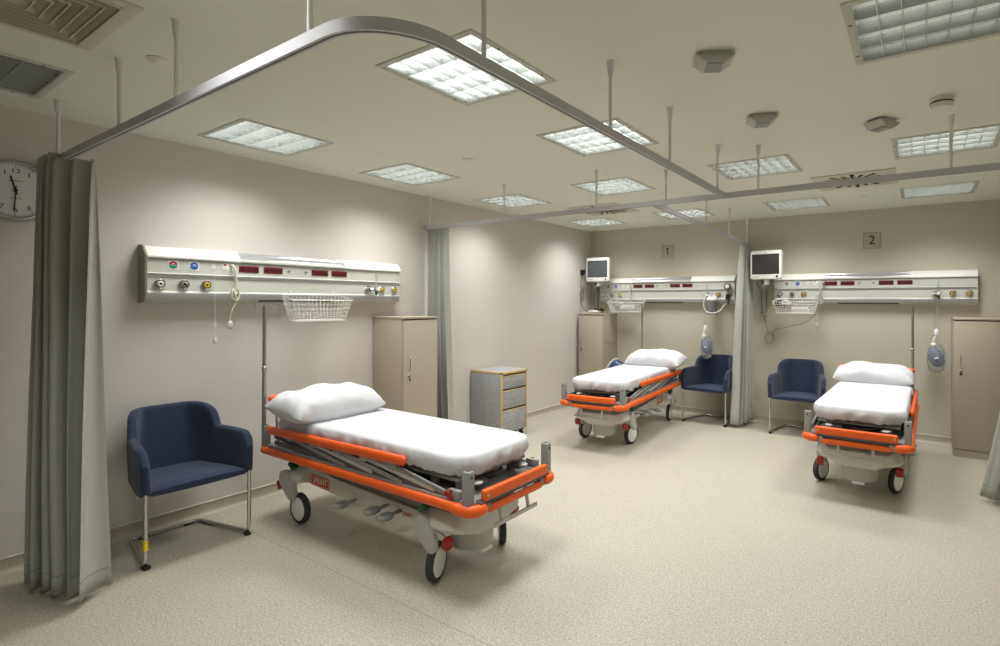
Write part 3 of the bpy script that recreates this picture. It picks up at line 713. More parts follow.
# ------------------------------------------------------------------ hospital beds
# bed space: u head(-) to foot(+), v across, w up  ->  local (v, -u, w)
def Q(u, v, w): return V((v, -u, w))
def make_bed():
    r = thing('hospital_bed', 'orange and grey hospital stretcher bed with white sheet', 'hospital bed', (0, 0, 0), 0, 'orange hospital stretchers')
    # deck
    b = MB()
    for s in (-1, 1): b.bar(Q(-1.0, s*.325, .515), Q(1.0, s*.325, .515), .05, .045, .008)
    for u in (-1.0, -.35, .35, 1.0): b.bar(Q(u, -.33, .515), Q(u, .33, .515), .05, .04, .006)
    b.done('deck_frame', MT['grey'], r)
    MB().span(Q(-.98, -.31, .512), Q(.98, .31, .53)).done('deck_tray', MT['grey'], r)
    # orange bumpers
    for s in (-1, 1):
        MB().tube([Q(-1.01, s*.362, .50), Q(-.5, s*.362, .50), Q(.90, s*.362, .50)], .027, n=14, sq=(.75, 1.), rnd=5, up=(0, 0, 1)).done('side_bumper', MT['orange'], r)
        cp = [Q(.925, s*.362, .495)]+[Q(.985+.06*math.sin(a), s*(.302+.06*math.cos(a)), .495) for a in [PI/2*i/8 for i in range(9)]]+[Q(1.045, s*.288, .495)]
        MB().tube(cp, .034, n=14, sq=(.85, .95), rnd=4, up=(0, 0, 1)).done('corner_bumper', MT['orange'], r)
        cp = [Q(-1.03, s*.335, .50), Q(-1.045, s*.30, .50)]
    MB().tube([Q(1.04, -.225, .478), Q(1.04, .225, .478)], .022, n=14, sq=(.8, 1.), rnd=4, up=(0, 0, 1)).done('foot_bumper', MT['orange'], r)
    for s in (-1, 1): MB().box(Q(1.02, s*.25, .49), (.05, .06, .05), .006).done('bumper_bracket', MT['grey'], r)
    # foot guard
    fg = MB().bar(Q(1.045, -.285, .562), Q(1.045, .285, .562), .036, .062, .014).done('foot_guard', MT['orange'], r)
    b = MB()
    for s in (-1, 1): b.cyl(Q(1.06, s*.262, .562), Q(1.066, s*.262, .562), .007, n=12)
    b.done('screw', MT['lgrey'], fg)
    MB().bar(Q(1.03, -.31, .527), Q(1.03, .31, .527), .05, .016, .003).done('foot_channel', MT['dgrey'], r)
    # corner posts
    for u, top in ((1.0, .70), (-1.01, .675)):
        for s in (-1, 1):
            p = MB().box(Q(u, s*.345, (.48+top)/2), (.048, .05, top-.48), .008).done('corner_post', MT['grey'], r)
            MB().cyl(Q(u, s*.345, top-.02), Q(u, s*.345, top+.0012), .013, n=14).cyl(Q(u+.0245, s*.345, top-.03), Q(u+.0262, s*.345, top-.03), .008, n=12).done('post_hole', MT['black'], p)
    # side rails, half folded
    for s in (-1, 1):
        v = s*.358
        MB().tube([Q(-.93, v, .652), Q(-.2, v, .662), Q(.50, v, .674)], .030, n=14, sq=(.62, 1.), rnd=4, up=(0, 0, 1)).done('side_rail', MT['orange'], r)
        for k in range(5):
            u = -.68+k*.27; br = MB(); st = MB()
            br.box(Q(u, v-s*.012, .632), (.022, .075, .05), .009)
            st.bar(Q(u, v-s*.02, .625), Q(min(u+.62, .93), v-s*.018, .54+.012*(k % 2)), .014, .026, .005)
            br.done('rail_bracket', MT['grey'], r); st.done('folding_strut', MT['lgrey'] if k % 2 else MT['grey'], r)
        MB().bar(Q(-.93, v-s*.035, .60), Q(.1, v-s*.03, .535), .014, .026, .004).bar(Q(-.9, v-s*.02, .565), Q(.9, v-s*.02, .545), .012, .03, .004).done('lower_rail', MT['dgrey'], r)
        MB().tube(fillet([Q(.30, v-s*.02, .632), Q(.55, v-s*.02, .60), Q(.80, v-s*.02, .552), Q(.90, v-s*.02, .548)], .06), .011, n=10).tube(fillet([Q(.12, v-s*.045, .632), Q(.45, v-s*.045, .58), Q(.78, v-s*.045, .54)], .06), .010, n=10).done('rail_tube', MT['steel'], r)
        lt = MB().box(Q(.90, v-s*.02, .56), (.03, .09, .05), .008).done('rail_latch', MT['grey'], r)
        MB().box(Q(.87, v, .555), (.012, .06, .028), .005, (.5, 0, 0)).box(Q(.885, v+s*.001, .58), (.006, .02, .012), .002).done('latch_lever', MT['red'], lt)
    # mattress platform and mechanism
    MB().span(Q(-.94, -.29, .60), Q(.88, .29, .622), .005).done('mattress_platform', MT['grey'], r)
    for u in (-.55, .1, .62, .82):
        for s in (-1, 1): MB().box(Q(u, s*.22, .565), (.03, .05, .08), .004).done('platform_support', MT['lgrey'], r)
    b = MB().tube(smooth([Q(.6, -.2, .60), Q(.8, -.12, .575), Q(.86, .05, .57), Q(.78, .2, .60)], 6), .008, n=8)
    b.box(Q(.9, -.15, .575), (.09, .05, .035), .012).box(Q(.9, .2, .58), (.08, .06, .035), .012)
    b.done('platform_linkage', MT['dgrey'], r)
    for s in (-1, 1): MB().lathe([(0, 0), (.03, 0), (.03, .006), (.02, .012), (0, .012)], Q(.93, s*.20, .585), n=18).done('buffer_pad', MT['lgrey'], r)
    # mattress under a fitted sheet
    rings = []
    def outline(ex, ey, rc_, n=12):
        o = []
        for cu, cv, a in ((ex-rc_, ey-rc_, 0), (-ex+rc_, ey-rc_, PI/2), (-ex+rc_, -ey+rc_, PI), (ex-rc_, -ey+rc_, 1.5*PI)):
            for i in range(n): o.append((cu+rc_*math.cos(a+PI/2*i/n), cv+rc_*math.sin(a+PI/2*i/n)))
        out = []
        for a, c in zip(o, o[1:]+o[:1]):
            L_ = math.hypot(c[0]-a[0], c[1]-a[1]); k = max(1, int(L_/.016))
            out += [(a[0]+(c[0]-a[0])*i/k, a[1]+(c[1]-a[1])*i/k) for i in range(k)]
        return out
    base_o = outline(.95, .33, .16); cu0 = -.005
    b = MB(); G = []
    prof = [(-.10, .648), (-.03, .642), (-.006, .638), (0., .648), (.004, .655), (.005, .685), (.004, .71), (.001, .73), (-.006, .741), (-.018, .7465), (-.05, .748), (-.12, .748)]
    for ins, w in prof:
        ring = []
        for (u, v) in base_o:
            d = math.hypot(u, v); fu = (.935+ins)/.935; fv = (.33+ins)/.33
            uu, vv = u*fu, v*fv; n_ = V((u/.935**2, v/.33**2)).normalized()
            skirt = max(0, min(1, (.735-w)/.05)) if ins > -.05 else 0
            cre = noise.noise(V((u*11+w*9, v*13-w*7, w*9)))*.022*skirt+noise.noise(V((u*30+w*20, v*30, w*14+4)))*.013*skirt-.012*skirt*(w < .67)
            cz_ = max(0, min(1, (abs(u)-.78)/.12))*max(0, min(1, (abs(v)-.17)/.1)); cre += .009*cz_*math.sin(math.atan2(abs(v)-.2, abs(u)-.815)*22+w*30)*min(1, (.75-w)/.03)*(ins > -.03)
            dz = (.02*noise.noise(V((u*9, v*9, 3.)))+.014*noise.noise(V((u*27, v*27, 5.)))) if w < .65 and ins > -.05 else 0
            ring.append(Q(cu0+uu+n_.x*cre, vv+n_.y*cre, w+dz))
        G.append(ring)
    R = b.grid(G, True); b.bm.faces.new(R[0][::-1])
    # top surface as shrinking rings
    last = R[-1]; prev = last
    for f in (.8, .55, .3, .1):
        rg = []
        for (u, v) in base_o:
            uu = u*((.935-.12)/.935)*(f if True else 1); vv = v*((.33-.12)/.33)*f
            rg.append(b.bm.verts.new(Q(cu0+uu, vv, .749+.003*noise.noise(V((uu*5, vv*6, 1.))))))
        for j in range(len(rg)): b.bm.faces.new((prev[j], prev[(j+1) % len(rg)], rg[(j+1) % len(rg)], rg[j]))
        prev = rg
    b.bm.faces.new(prev)
    b.done('mattress', MT['sheet'], r, ang=60)
    # head push bar
    MB().tube([Q(-.955, -.335, .872), Q(-.955, .335, .872)], .024, n=12, sq=(.7, 1.), rnd=4, up=(0, 0, 1)).done('push_bar', MT['orange'], r)
    for s in (-1, 1): MB().tube(fillet([Q(-.955, s*.30, .86), Q(-.95, s*.30, .70), Q(-.96, s*.28, .52)], .05), .009, n=10).done('push_bar_post', MT['chrome'], r)
    # base
    uw = lambda p, q, t: Q(p, t, q)
    MB().prism([(-.74, .29), (-.36, .265), (.46, .245), (.72, .26), (.74, .31), (.44, .345), (-.36, .375), (-.60, .42), (-.74, .38)], uw, -.225, .225, .01).done('base_beam', MT['base'], r)
    MB().prism([(-.60, .39), (-.36, .36), (.44, .335), (.62, .33), (.58, .44), (.4, .455), (-.5, .455)], uw, -.205, .205, .006).done('base_cover', MT['based'], r)
    hull = [(-.30, .36), (-.315, .33), (-.29, .30), (-.22, .285), (-.15, .25), (.15, .25), (.22, .285), (.29, .30), (.315, .33), (.30, .36), (.26, .405), (-.26, .405)]
    for u0, u1 in ((.56, .86), (-.86, -.655)):
        b = MB(); t = bmesh.new(); n = len(hull); L_ = []
        for f, sc, dz in ((0, .92, .0), (.15, 1, 0), (.7, 1, 0), (.92, .9, -.004), (1, .78, -.012)):
            uu = u0+(u1-u0)*f if u0 > 0 else u1+(u0-u1)*f
            L_.append([Q(uu, p*sc, .33+(q-.33)*sc+dz) for p, q in hull])
        R = b.grid(L_, True); b.bm.faces.new(R[0][::-1]); b.bm.faces.new(R[-1]); b.done('end_housing', MT['base'], r, ang=35)
    MB().lathe([(0, .125), (.10, .125), (.122, .135), (.128, .15), (.132, .27), (0, .27)], Q(.70, 0, 0), n=32).done('column_housing', MT['lgrey'], r)
    MB().box(Q(.80, 0, .122), (.09, .05, .022), .004).done('drain_plug', MT['white'], r)
    for u in (-.5, .52): MB().cyl(Q(u, 0, .40), Q(u, 0, .51), .075, n=24).cyl(Q(u, 0, .45), Q(u, 0, .50), .085, n=24).done('lift_column', MT['lgrey'], r)
    # casters
    for key, u, s in (('foot', .64, -1), ('foot', .64, 1), ('head', -.785, -1), ('head', -.785, 1)):
        c = bpy.data.objects.new('caster', None); c.empty_display_size = .05; COL.objects.link(c); c.parent = r; c.location = Q(u, s*.285, 0)
        ca = [(0, .335, .062, 0)]; o_ = V((-.08, .225)); arm = []
        top_, bot_, ra, rb = V((.02, .312)), V((-.05, .215)), .066, .036
        d_ = (bot_-top_); th_ = math.atan2(d_.y, d_.x); off = math.acos((ra-rb)/d_.length)
        arm += [(top_.x+ra*math.cos(a), top_.y+ra*math.sin(a)) for a in [th_+off+(2*PI-2*off)*k/18 for k in range(19)]]
        arm += [(bot_.x+rb*math.cos(a), bot_.y+rb*math.sin(a)) for a in [th_-off+2*off*k/10 for k in range(11)]]
        MB().prism(arm, lambda p, q, t: (t, p, q), s*.008, s*.042, .005).done('caster_arm', MT['lgrey'], c)
        wp = V((0, 0, .108))
        ty = MB().lathe([(.082, -.021), (.098, -.021), (.106, -.014), (.108, 0), (.106, .014), (.098, .021), (.082, .021), (.080, 0)], wp, (1, 0, 0), n=36)
        tyo = ty.done('tyre', MT['rubber'], c)
        MB().lathe([(0, -.026), (.03, -.026), (.07, -.024), (.086, -.02), (.086, .02), (.07, .024), (.03, .026), (0, .026)], wp, (1, 0, 0), n=32).done('wheel_disc', MT['white'], c)
        MB().cyl((0, -.05, .20), (0, -.03, .31), .02, n=16).done('swivel_stem', MT['lgrey'], c)
        c['end'] = key
        uo = u+.15 if key == 'foot' else u-.12
        bp_ = MB().box(Q(uo, s*.285, .25), (.052, .045, .062), .006, (.35 if key == 'foot' else -.35, 0, 0)).done('brake_pedal', MT['red'], r)
        MB().bar(Q(uo-.10 if key == 'foot' else uo+.08, s*.285, .30), Q(uo-.01 if key == 'foot' else uo+.01, s*.285, .268), .02, .016).done('pedal_arm', MT['lgrey'], bp_)
        uo = u-.04 if key == 'foot' else u+.03
        MB().box(Q(uo, s*.285, .41), (.05, .07, .03), .008, (-.6 if key == 'foot' else .5, 0, 0)).done('release_pedal', MT['green'], r)
    # pump pedals and their bars on both sides
    for s in (-1, 1):
        for u, w in ((-.13, .275), (.19, .31), (.31, .30)):
            p = MB().ell(Q(u, s*.325, w), (.055, .042, .024), (0, 0, 0)).done('pump_pedal', MT['grey'], r)
            MB().bar(Q(u+.02, s*.20, w+.012), Q(u+.01, s*.31, w+.004), .018, .014).done('pedal_bar', MT['steel'], p)
            MB().lathe([(0, 0), (.013, 0), (.012, .003), (0, .004)], Q(u-.02, s*.364, w), (s, 0, 0), n=14).done('pedal_mark', MT['logo'], p)
        # maker's plate
        rot = (PI/2, 0, PI/2*s); 
        lp = MB().prism(rrect(-.115, -.038, .115, .038, .026), lambda p, q, t: Q(-.52+p, s*t, .322+q-.02*p), .224, .2275).done('logo_plate', MT['logo'], r)
        ring = [Q(-.52+p, s*.2285, .322+q-.02*p) for p, q in rrect(-.106, -.031, .106, .031, .022)]
        MB().tube(ring, .0018, n=5, closed=True).done('logo_outline', MT['white'], lp)
        text('lettering', 'SPRINT', .056, MT['white'], lp, Q(-.52, s*.2276, .322), rot, ext=.0016, sx=.92)
        mk = text('maker_mark', 'LINET', .036, MT['markred'], r, Q(.385, s*.2262, .298), rot, ext=.001)
        MB().prism([(o_+a_, b_) for a_, b_ in ((-.014, .302), (-.003, .314), (0, .304), (.012, .314), (.007, .287), (-.007, .286)) for o_ in (.385+s*.085,)], lambda p, q, t: Q(p, s*t, q), .2255, .2275).done('crown_mark', MT['markred'], r)
    # flat handle bar at the foot
    MB().bar(Q(1.045, -.19, .375), Q(1.045, .19, .375), .012, .024, .003).done('foot_handle', MT['steel'], r)
    for s in (-1, 1): MB().bar(Q(1.035, s*.12, .375), Q(1.01, s*.12, .50), .02, .012, .002, up=(0, 1, 0)).done('handle_bracket', MT['lgrey'], r)
    return r
def set_casters(bed, foot, head, tf, th, shift):
    i = 0
    for c in [x for x in bed.children if x.name.split('.')[0] == 'caster']:
        a = (foot if c['end'] == 'foot' else head)[i % 2]; sd = (-1, 1)[i % 2]; i += 1; trail = tf if c['end'] == 'foot' else th
        for k in c.children:
            n = k.name.split('.')[0]
            if n in ('tyre', 'wheel_disc'): k.rotation_euler = (0, 0, math.radians(a)); k.location = (shift, -trail, 0)
            elif trail < 0: k.scale = (1, -1, 1)
bed = make_bed(); bed.location = (1.45, -4.98, 0); bed.rotation_euler = (0, 0, LW)
beds = [bed]
for x, y, rz in ((1.43, -1.49, .085), (3.985, -1.60, -.012)):
    c = copy_tree(bed); c.location = (x, y, 0); c.rotation_euler = (0, 0, rz); beds.append(c)
set_casters(beds[0], (-68, -45), (0, -10), .03, .07, .03); set_casters(beds[1], (-12, -14), (0, 5), -.14, -.08, -.05); set_casters(beds[2], (-20, -22), (0, 0), -.13, -.1, -.037)
for k in list(beds[2].children):
    if k.name.startswith('push_bar'): k.location = (-.012, 0, 0)
for k in list(beds[1].children):
    if k.name.startswith('push_bar'): bpy.data.objects.remove(k)
beds[0]['label'] = 'orange and grey stretcher bed nearest the camera, head against the left wall'
beds[1]['label'] = 'orange and grey stretcher bed at the back wall under the sign 1'
beds[2]['label'] = 'orange and grey stretcher bed at right under the sign 2'

def pillow(label, loc, rz, seed, size=(.70, .43, .155), tilt=(0, 0)):
    r = MB(); n = 26; a, c, h = size[0]/2, size[1]/2, size[2]
    def P(i, j, sg):
        u = -1+2*i/n; v = -1+2*j/n
        pin = 1-.10*(abs(v)**2)*(1-abs(u)**4)-.0; pv = 1-.10*(abs(u)**2)*(1-abs(v)**4)
        x = a*u*pin*(1-.0*abs(v)); y = c*v*pv
        f = max(0, (1-abs(u)**4.))**.5*max(0, (1-abs(v)**3.4))**.5
        z = f*h*(.6 if sg > 0 else .4)
        edge = 1-f
        cr = .028*noise.noise(V((x*9+seed, y*9, seed)))*f**.4+.02*noise.noise(V((x*20+seed, y*24, seed+3)))*(edge**1.2)*(f > 0)
        # folds radiating from the corners
        cr += .016*math.sin((math.atan2(abs(v)-1.05, abs(u)-1.05))*22+seed)*max(0, (abs(u)+abs(v)-.95))*(1 if f > 0 else 0)*1.2
        z = z+cr if sg > 0 else -z+cr*.3
        x += .004*noise.noise(V((v*3, seed, 1.)))
        return V((x, y, z))
    U = r.grid([[P(i, j, 1) for i in range(n+1)] for j in range(n+1)]); D = r.grid([[P(i, j, -1) for i in range(n+1)] for j in range(n+1)])
    bmesh.ops.remove_doubles(r.bm, verts=r.bm.verts, dist=.0008)
    o = r.done('pillow', MT['pillow'], None, ang=70); o.location = loc; o.rotation_euler = (tilt[0], tilt[1], rz)
    md = o.modifiers.new('soft', 'SUBSURF'); md.levels = 1; md.render_levels = 1
    return tag(o, label, 'pillow', 'white pillows')
pillow('plump white pillow on the nearest bed', (.78, -5.055, .815), LW, 2.3, tilt=(.10, 0), size=(.72, .45, .22))
pillow('white pillow on the bed under the sign 1', (1.455, -.73, .805), .085, 5.1, tilt=(.14, 0), size=(.76, .46, .22))
pillow('white pillow on the right-hand bed under the sign 2', (3.972, -.77, .80), .0, 9.4, tilt=(.12, 0), size=(.75, .46, .21))

def ivpole(label, x, y, rz):
    r = thing('drip_stand_pole', label, 'drip pole', (x, y, 0), rz, 'drip poles on the beds')
    MB().cyl((0, 0, .655), (0, 0, 1.08), .0145, n=14).done('lower_tube', MT['steel'], r)
    MB().cyl((0, 0, 1.06), (0, 0, 1.55), .0125, n=14).lathe([(.0145, 1.07), (.0165, 1.075), (.0165, 1.10), (.0125, 1.105)], n=16).done('upper_tube', MT['steel'], r)
    h = MB()
    for s in (-1, 1): h.tube(smooth([(0, 0, 1.545), (s*.03, 0, 1.55), (s*.05, 0, 1.535), (s*.066, 0, 1.545), (s*.07, 0, 1.56), (s*.06, 0, 1.572)], 5), .0038, n=8)
    h.done('hook', MT['steel'], r)
ivpole('steel drip pole rising from the head of the nearest bed', .435, -5.338, LW)
ivpole('steel drip pole at the head of the bed under the sign 1', 1.145, -.515, 0)
ivpole('steel drip pole at the head of the right-hand bed', 4.32, -.59, 0)

# ------------------------------------------------------------------ cabinets (front -y, origin back centre on the floor)
def cabinet(label, loc, rz, w=.42, d=.45, h=1.42, hinge=1, towel=False):
    r = thing('tall_cabinet', label, 'cabinet', loc, rz, 'taupe tall cabinets')
    b = MB()
    b.span((-w/2, -d+.02, .0), (-w/2+.018, -.004, h-.02), .001).span((w/2-.018, -d+.02, .0), (w/2, -.004, h-.02), .001)
    b.span((-w/2+.018, -.02, .05), (w/2-.018, -.004, h-.02)).span((-w/2+.018, -d+.02, .05), (w/2-.018, -.02, .07)); b.done('body', MT['cab'], r)
    MB().span((-w/2-.004, -d-.004, h-.02), (w/2+.004, -.002, h), .002).done('top_panel', MT['cab'], r)
    MB().span((-w/2, -d+.006, .003), (w/2, -d+.02, .075)).done('plinth', MT['cab'], r)
    dr = MB().span((-w/2+.004, -d, .082), (w/2-.004, -d+.018, h-.03), .0015).done('door', MT['cabd'], r)
    MB().span((-w/2+.003, -d+.017, h-.03), (w/2-.003, -d+.03, h-.021)).done('door_gap', MT['gap'], r)
    hx = -hinge*(w/2-.055); zc = 1.0
    MB().tube(fillet([(hx, -d, zc-.06), (hx, -d-.028, zc-.06), (hx, -d-.028, zc+.06), (hx, -d, zc+.06)], .012), .0045, n=8).done('handle', MT['chrome'], dr)
    k = MB().lathe([(0, 0), (.013, 0), (.013, .006), (.009, .009), (0, .009)], (hx+.004, -d, zc-.115), (0, -1, 0), n=18).done('lock', MT['chrome'], dr)
    MB().bar((hx+.004, -d-.02, zc-.115), (hx+.004, -d-.008, zc-.115), .004, .012).lathe([(0, 0), (.011, 0), (.011, .003), (0, .003)], (hx+.004, -d-.017, zc-.148), (0, -1, 0), n=14).box((hx+.004, -d-.016, zc-.13), (.006, .003, .03)).done('key', MT['black'], dr)
    if towel: MB().tube(fillet([(w/2, -.36, .975), (w/2+.03, -.36, .975), (w/2+.03, -.06, .975), (w/2, -.06, .975)], .012), .006, n=8).done('side_bar', MT['steel'], r)
    return r
cabinet('taupe tall cabinet with a key in its lock, behind the nearest bed', (0, -3.885, 0), LW, .415, .45, 1.435)
cabinet('taupe tall cabinet in the far left corner under a monitor', (.265, 0, 0), 0, .425, .45, 1.41, towel=True)
cabinet('taupe tall cabinet at the right edge beyond the right-hand bed', (4.905, 0, 0), 0, .46, .50, 1.43)

# drawer pedestal
r = thing('drawer_pedestal', 'grey flecked three-drawer pedestal with beech edges on castors', 'drawer unit', (.02, -2.52, 0), LW)
w, d, z0, z1 = .47, .47, .085, .785
MB().span((-w/2, -d+.02, z0), (w/2, 0, z1-.03), .002).done('carcass', MT['lam'], r)
MB().span((-w/2+.03, -d+.03, z1-.03), (w/2-.03, -.02, z1+.001)).done('top_panel', MT['lam'], r)
b = MB()
for s in (-1, 1):
    b.span((s*w/2, -d, z1-.03), (s*(w/2-.03), 0, z1), .006); b.span((s*w/2, -d, z0), (s*(w/2-.022), -d+.022, z1-.02), .005)
b.span((-w/2, -d, z1-.03), (w/2, -d+.03, z1), .006).span((-w/2, -.025, z1-.03), (w/2, 0, z1), .006); b.done('beech_edging', MT['wood'], r)
for a, c in ((.59, .735), (.365, .57), (z0+.005, .345)):
    dr = MB().span((-w/2+.025, -d+.004, a), (w/2-.025, -d+.02, c-.012), .002).done('drawer', MT['lam'], r)
    MB().prism([(0, c-.014), (-.016, c-.012), (-.02, c-.002), (-.014, c+.002), (-.012, c-.006), (0, c-.008)], lambda p, q, t: (t, -d+.012+p*.6, q), -w/2+.024, w/2-.024).done('drawer_pull', MT['wood'], dr)
    MB().span((-w/2+.025, -d+.012, c-.002), (w/2-.025, -d+.021, c+.012)).done('drawer_gap', MT['gap'], dr)
MB().span((-w/2+.02, -d+.03, z0-.015), (w/2-.02, -.02, z0+.001)).done('plinth', MT['black'], r)
for sx in (-1, 1):
    for yy in (-d+.06, -.06):
        MB().lathe([(0, -.011), (.024, -.011), (.03, -.006), (.03, .006), (.024, .011), (0, .011)], (sx*.19, yy, .03), (1, 0, 0), n=20).box((sx*.19, yy, .06), (.03, .03, .03), .004).done('caster', MT['black'], r)

# ------------------------------------------------------------------ monitors
def monitor(label, loc, rz, scr, x_wall, z_lo):
    r = thing('patient_monitor', label, 'monitor', (loc[0], 0, loc[2]), 0, 'patient monitors')
    w, h = .385, .36; y = loc[1]
    A = Matrix.Translation((0, y, 0)) @ Matrix.Rotation(rz, 4, 'Z')
    def M(b, name, m, par=None):
        bmesh.ops.transform(b.bm, matrix=A, verts=b.bm.verts); return b.done(name, m, par or r)
    hs = M(MB().prism(rrect(-w/2, -h/2, w/2, h/2, .025), lambda p, q, t: (p, t*(1 if True else 1), q+.012*(1-(2*p/w)**2)*(q > .1)), -.045, .02, .008), 'housing', MT['white'])
    M(MB().prism(rrect(-w/2+.05, -h/2+.03, w/2-.05, h/2-.04, .03), lambda p, q, t: (p, t, q), .015, .07, .01), 'rear_housing', MT['lgrey'])
    M(MB().span((-w/2+.022, -.0475, -h/2+.062), (w/2-.022, -.044, h/2-.042), .002), 'screen', MT[scr])
    M(MB().lathe([(0, 0), (.014, 0), (.013, .008), (0, .009)], (w/2-.05, -.045, -h/2+.034), (0, -1, 0), n=18), 'control_knob', MT['black'], None)
    M(MB().lathe([(0, 0), (.007, 0), (.006, .002), (0, .003)], (0, -.045, h/2-.018), (0, -1, 0), n=12), 'indicator', MT['dgrey'])
    M(MB().span((-w/2+.03, -.0465, -h/2+.024), (-w/2+.12, -.0445, -h/2+.036)), 'button_strip', MT['lgrey'])
    # arm to a vertical wall channel
    lx = x_wall-loc[0]
    MB().span((lx-.042, -.028, z_lo-loc[2]), (lx+.03, -.002, -.10), .004).done('wall_channel', MT['grey'], r)
    MB().span((lx-.022, -.032, z_lo-loc[2]+.02), (lx+.016, -.026, -.12)).done('channel_slot', MT['lgrey'], r)
    b = MB().box((lx, -.05, -.26), (.07, .06, .09), .008).tube(fillet([(lx, -.06, -.255), (lx*.5, (y-.06)*.6, -.25), (0, y, -.24), (0, y+.005, -.15)], .05), .02, n=12)
    b.cyl((0, y+.005, -.25), (0, y+.005, -.17), .032, n=18); b.done('swing_arm', MT['lgrey'], r)
    return r
monitor('white bedside monitor with a grey screen in the far left corner', (.30, -.27, 2.075), .04, 'screen', .115, 1.47)
monitor('white bedside monitor with a dark screen beside the middle curtain', (2.76, -.27, 2.06), -.10, 'screend', 2.675, 1.40)

# wall bracket and hose beside the corner monitor
r = thing('wall_hose_hook', 'small black bracket with a coiled grey cable on the left wall by the corner monitor', 'cable hook', (0, -.30, 0), LW)
MB().box((0, -.025, 2.04), (.06, .05, .08), .008).box((.0, -.055, 2.055), (.035, .03, .045), .006).done('bracket', MT['black'], r)
pts = [(.0, -.03, 2.0), (-.03, -.02, 1.9), (-.03, -.02, 1.82)]+[(.0+.042*math.sin(k*.5), -.02-.004*(k % 3), 1.70+.10*math.cos(k*.5)) for k in range(27)]+[(-.035, -.02, 1.58), (.0, -.05, 1.49), (.06, -.09, 1.425)]
MB().tube(smooth(pts, 3), .0055, n=7).done('cable', MT['cordg'], r)

# things on top of the corner cabinet
def coil(b, c, r0, n, rr, seed, zr=.012):
    rd = random.Random(seed); pts = []
    for k in range(n*10):
        a = k*2*PI/10; q = r0*(1+.18*math.sin(k*.37+seed)); pts.append((c[0]+q*math.cos(a), c[1]+q*.8*math.sin(a), c[2]+zr*(1+math.sin(k*.23+seed))+.0006*k))
    b.tube(smooth(pts, 3), rr, n=6)
r = thing('cable_bundle', 'coiled black and white monitor cables lying on the corner cabinet', 'cables', (.27, -.22, 1.41))
b = MB(); coil(b, (.03, -.03, .012), .075, 5, .006, 2, .02); coil(b, (-.0, -.06, .01), .05, 3, .006, 6, .015); b.done('black_cable', MT['black'], r)
b = MB(); coil(b, (-.02, -.09, .01), .085, 3, .006, 4, .012); b.tube(smooth([(-.1, -.1, .01), (-.17, -.08, .012), (-.2, -.12, .008)], 6), .006, n=6); b.ell((.0, -.13, .025), (.05, .03, .02)); b.done('white_cable', MT['white'], r)

# ------------------------------------------------------------------ basket contents and bay 1 / bay 2 hangings
r = thing('folded_mask_set', 'crumpled grey mask tubing piled in the basket by the sign 1', 'mask tubing', (.62, -.21, 1.455), 0)
b = MB(); coil(b, (.0, 0, .02), .055, 4, .012, 3, .03); b.ell((-.03, 0, .10), (.06, .045, .055)); b.ell((.03, .01, .085), (.055, .04, .05)); b.done('grey_tubing', MT['grey'], r)
tag(MB().prism(rrect(-.12, -.035, .12, .035, .03), lambda p, q, t: (.78+p, t, 1.50+q), -.265, -.235, .012).done('white_packet', MT['white']), 'rounded white packet standing in the basket by the sign 1', 'packet')
r = thing('cable_bundle', 'black and white cables bundled in the basket of the right-hand panel', 'cables', (2.93, -.21, 1.47))
b = MB(); coil(b, (.0, 0, .05), .055, 5, .008, 2, .03); coil(b, (-.03, -.02, .06), .045, 4, .008, 7, .03); b.done('black_cable', MT['black'], r)
b = MB(); coil(b, (.04, .0, .085), .06, 3, .007, 4, .02); b.tube(smooth([(.07, 0, .10), (.04, -.02, .16), (-.05, -.03, .15), (-.09, -.03, .10)], 6), .007, n=6); b.done('white_cable', MT['white'], r)
tag(MB().prism(rrect(-.10, -.03, .10, .03, .025), lambda p, q, t: (3.15+p, t, 1.495+q), -.265, -.235, .012).done('white_packet', MT['white']), 'rounded white packet standing in the basket of the right-hand panel', 'packet')
# dangling monitor cable below the right-hand monitor
r = thing('monitor_cable', 'dark cable looping from the right-hand monitor down to a small coil on the wall', 'cable', (2.70, 0, 0))
pts = [(-.08, -.26, 1.86), (-.05, -.12, 1.74), (-.05, -.06, 1.6), (-.02, -.05, 1.42), (.03, -.04, 1.20)]+[(.045+.055*math.sin(k*.6), -.035-.004*(k % 3), 1.12+.07*math.cos(k*.6)) for k in range(24)]+[(.10, -.04, 1.22), (.30, -.05, 1.28), (.48, -.06, 1.33), (.60, -.08, 1.44)]
MB().tube(smooth(pts, 4), .0042, n=6).done('dark_cable', MT['cordg'], r)
MB().tube(smooth([(-.12, -.02, 1.46), (-.06, -.06, 1.42), (.0, -.06, 1.43), (.08, -.09, 1.52), (.14, -.16, 1.60)], 6), .006, n=7).done('pale_cable', MT['cord'], r)
r = thing('monitor_cable', 'dark cable rising from the basket to the red sockets of the right-hand panel', 'cable', (3.40, 0, 0))
MB().tube(smooth([(.0, -.12, 1.80), (-.01, -.16, 1.72), (-.05, -.19, 1.62), (-.10, -.20, 1.55), (-.16, -.18, 1.52)], 6), .004, n=6).box((.0, -.115, 1.815), (.03, .04, .03), .004).done('plug_lead', MT['cordg'], r)
handset(P3, 'cream nurse call cord hung over the basket of the right-hand panel', coil_r=.045, drop=1.30)
handset(P2, 'cream nurse call cord dropping into the basket by the sign 1', coil_r=.03, drop=1.47)

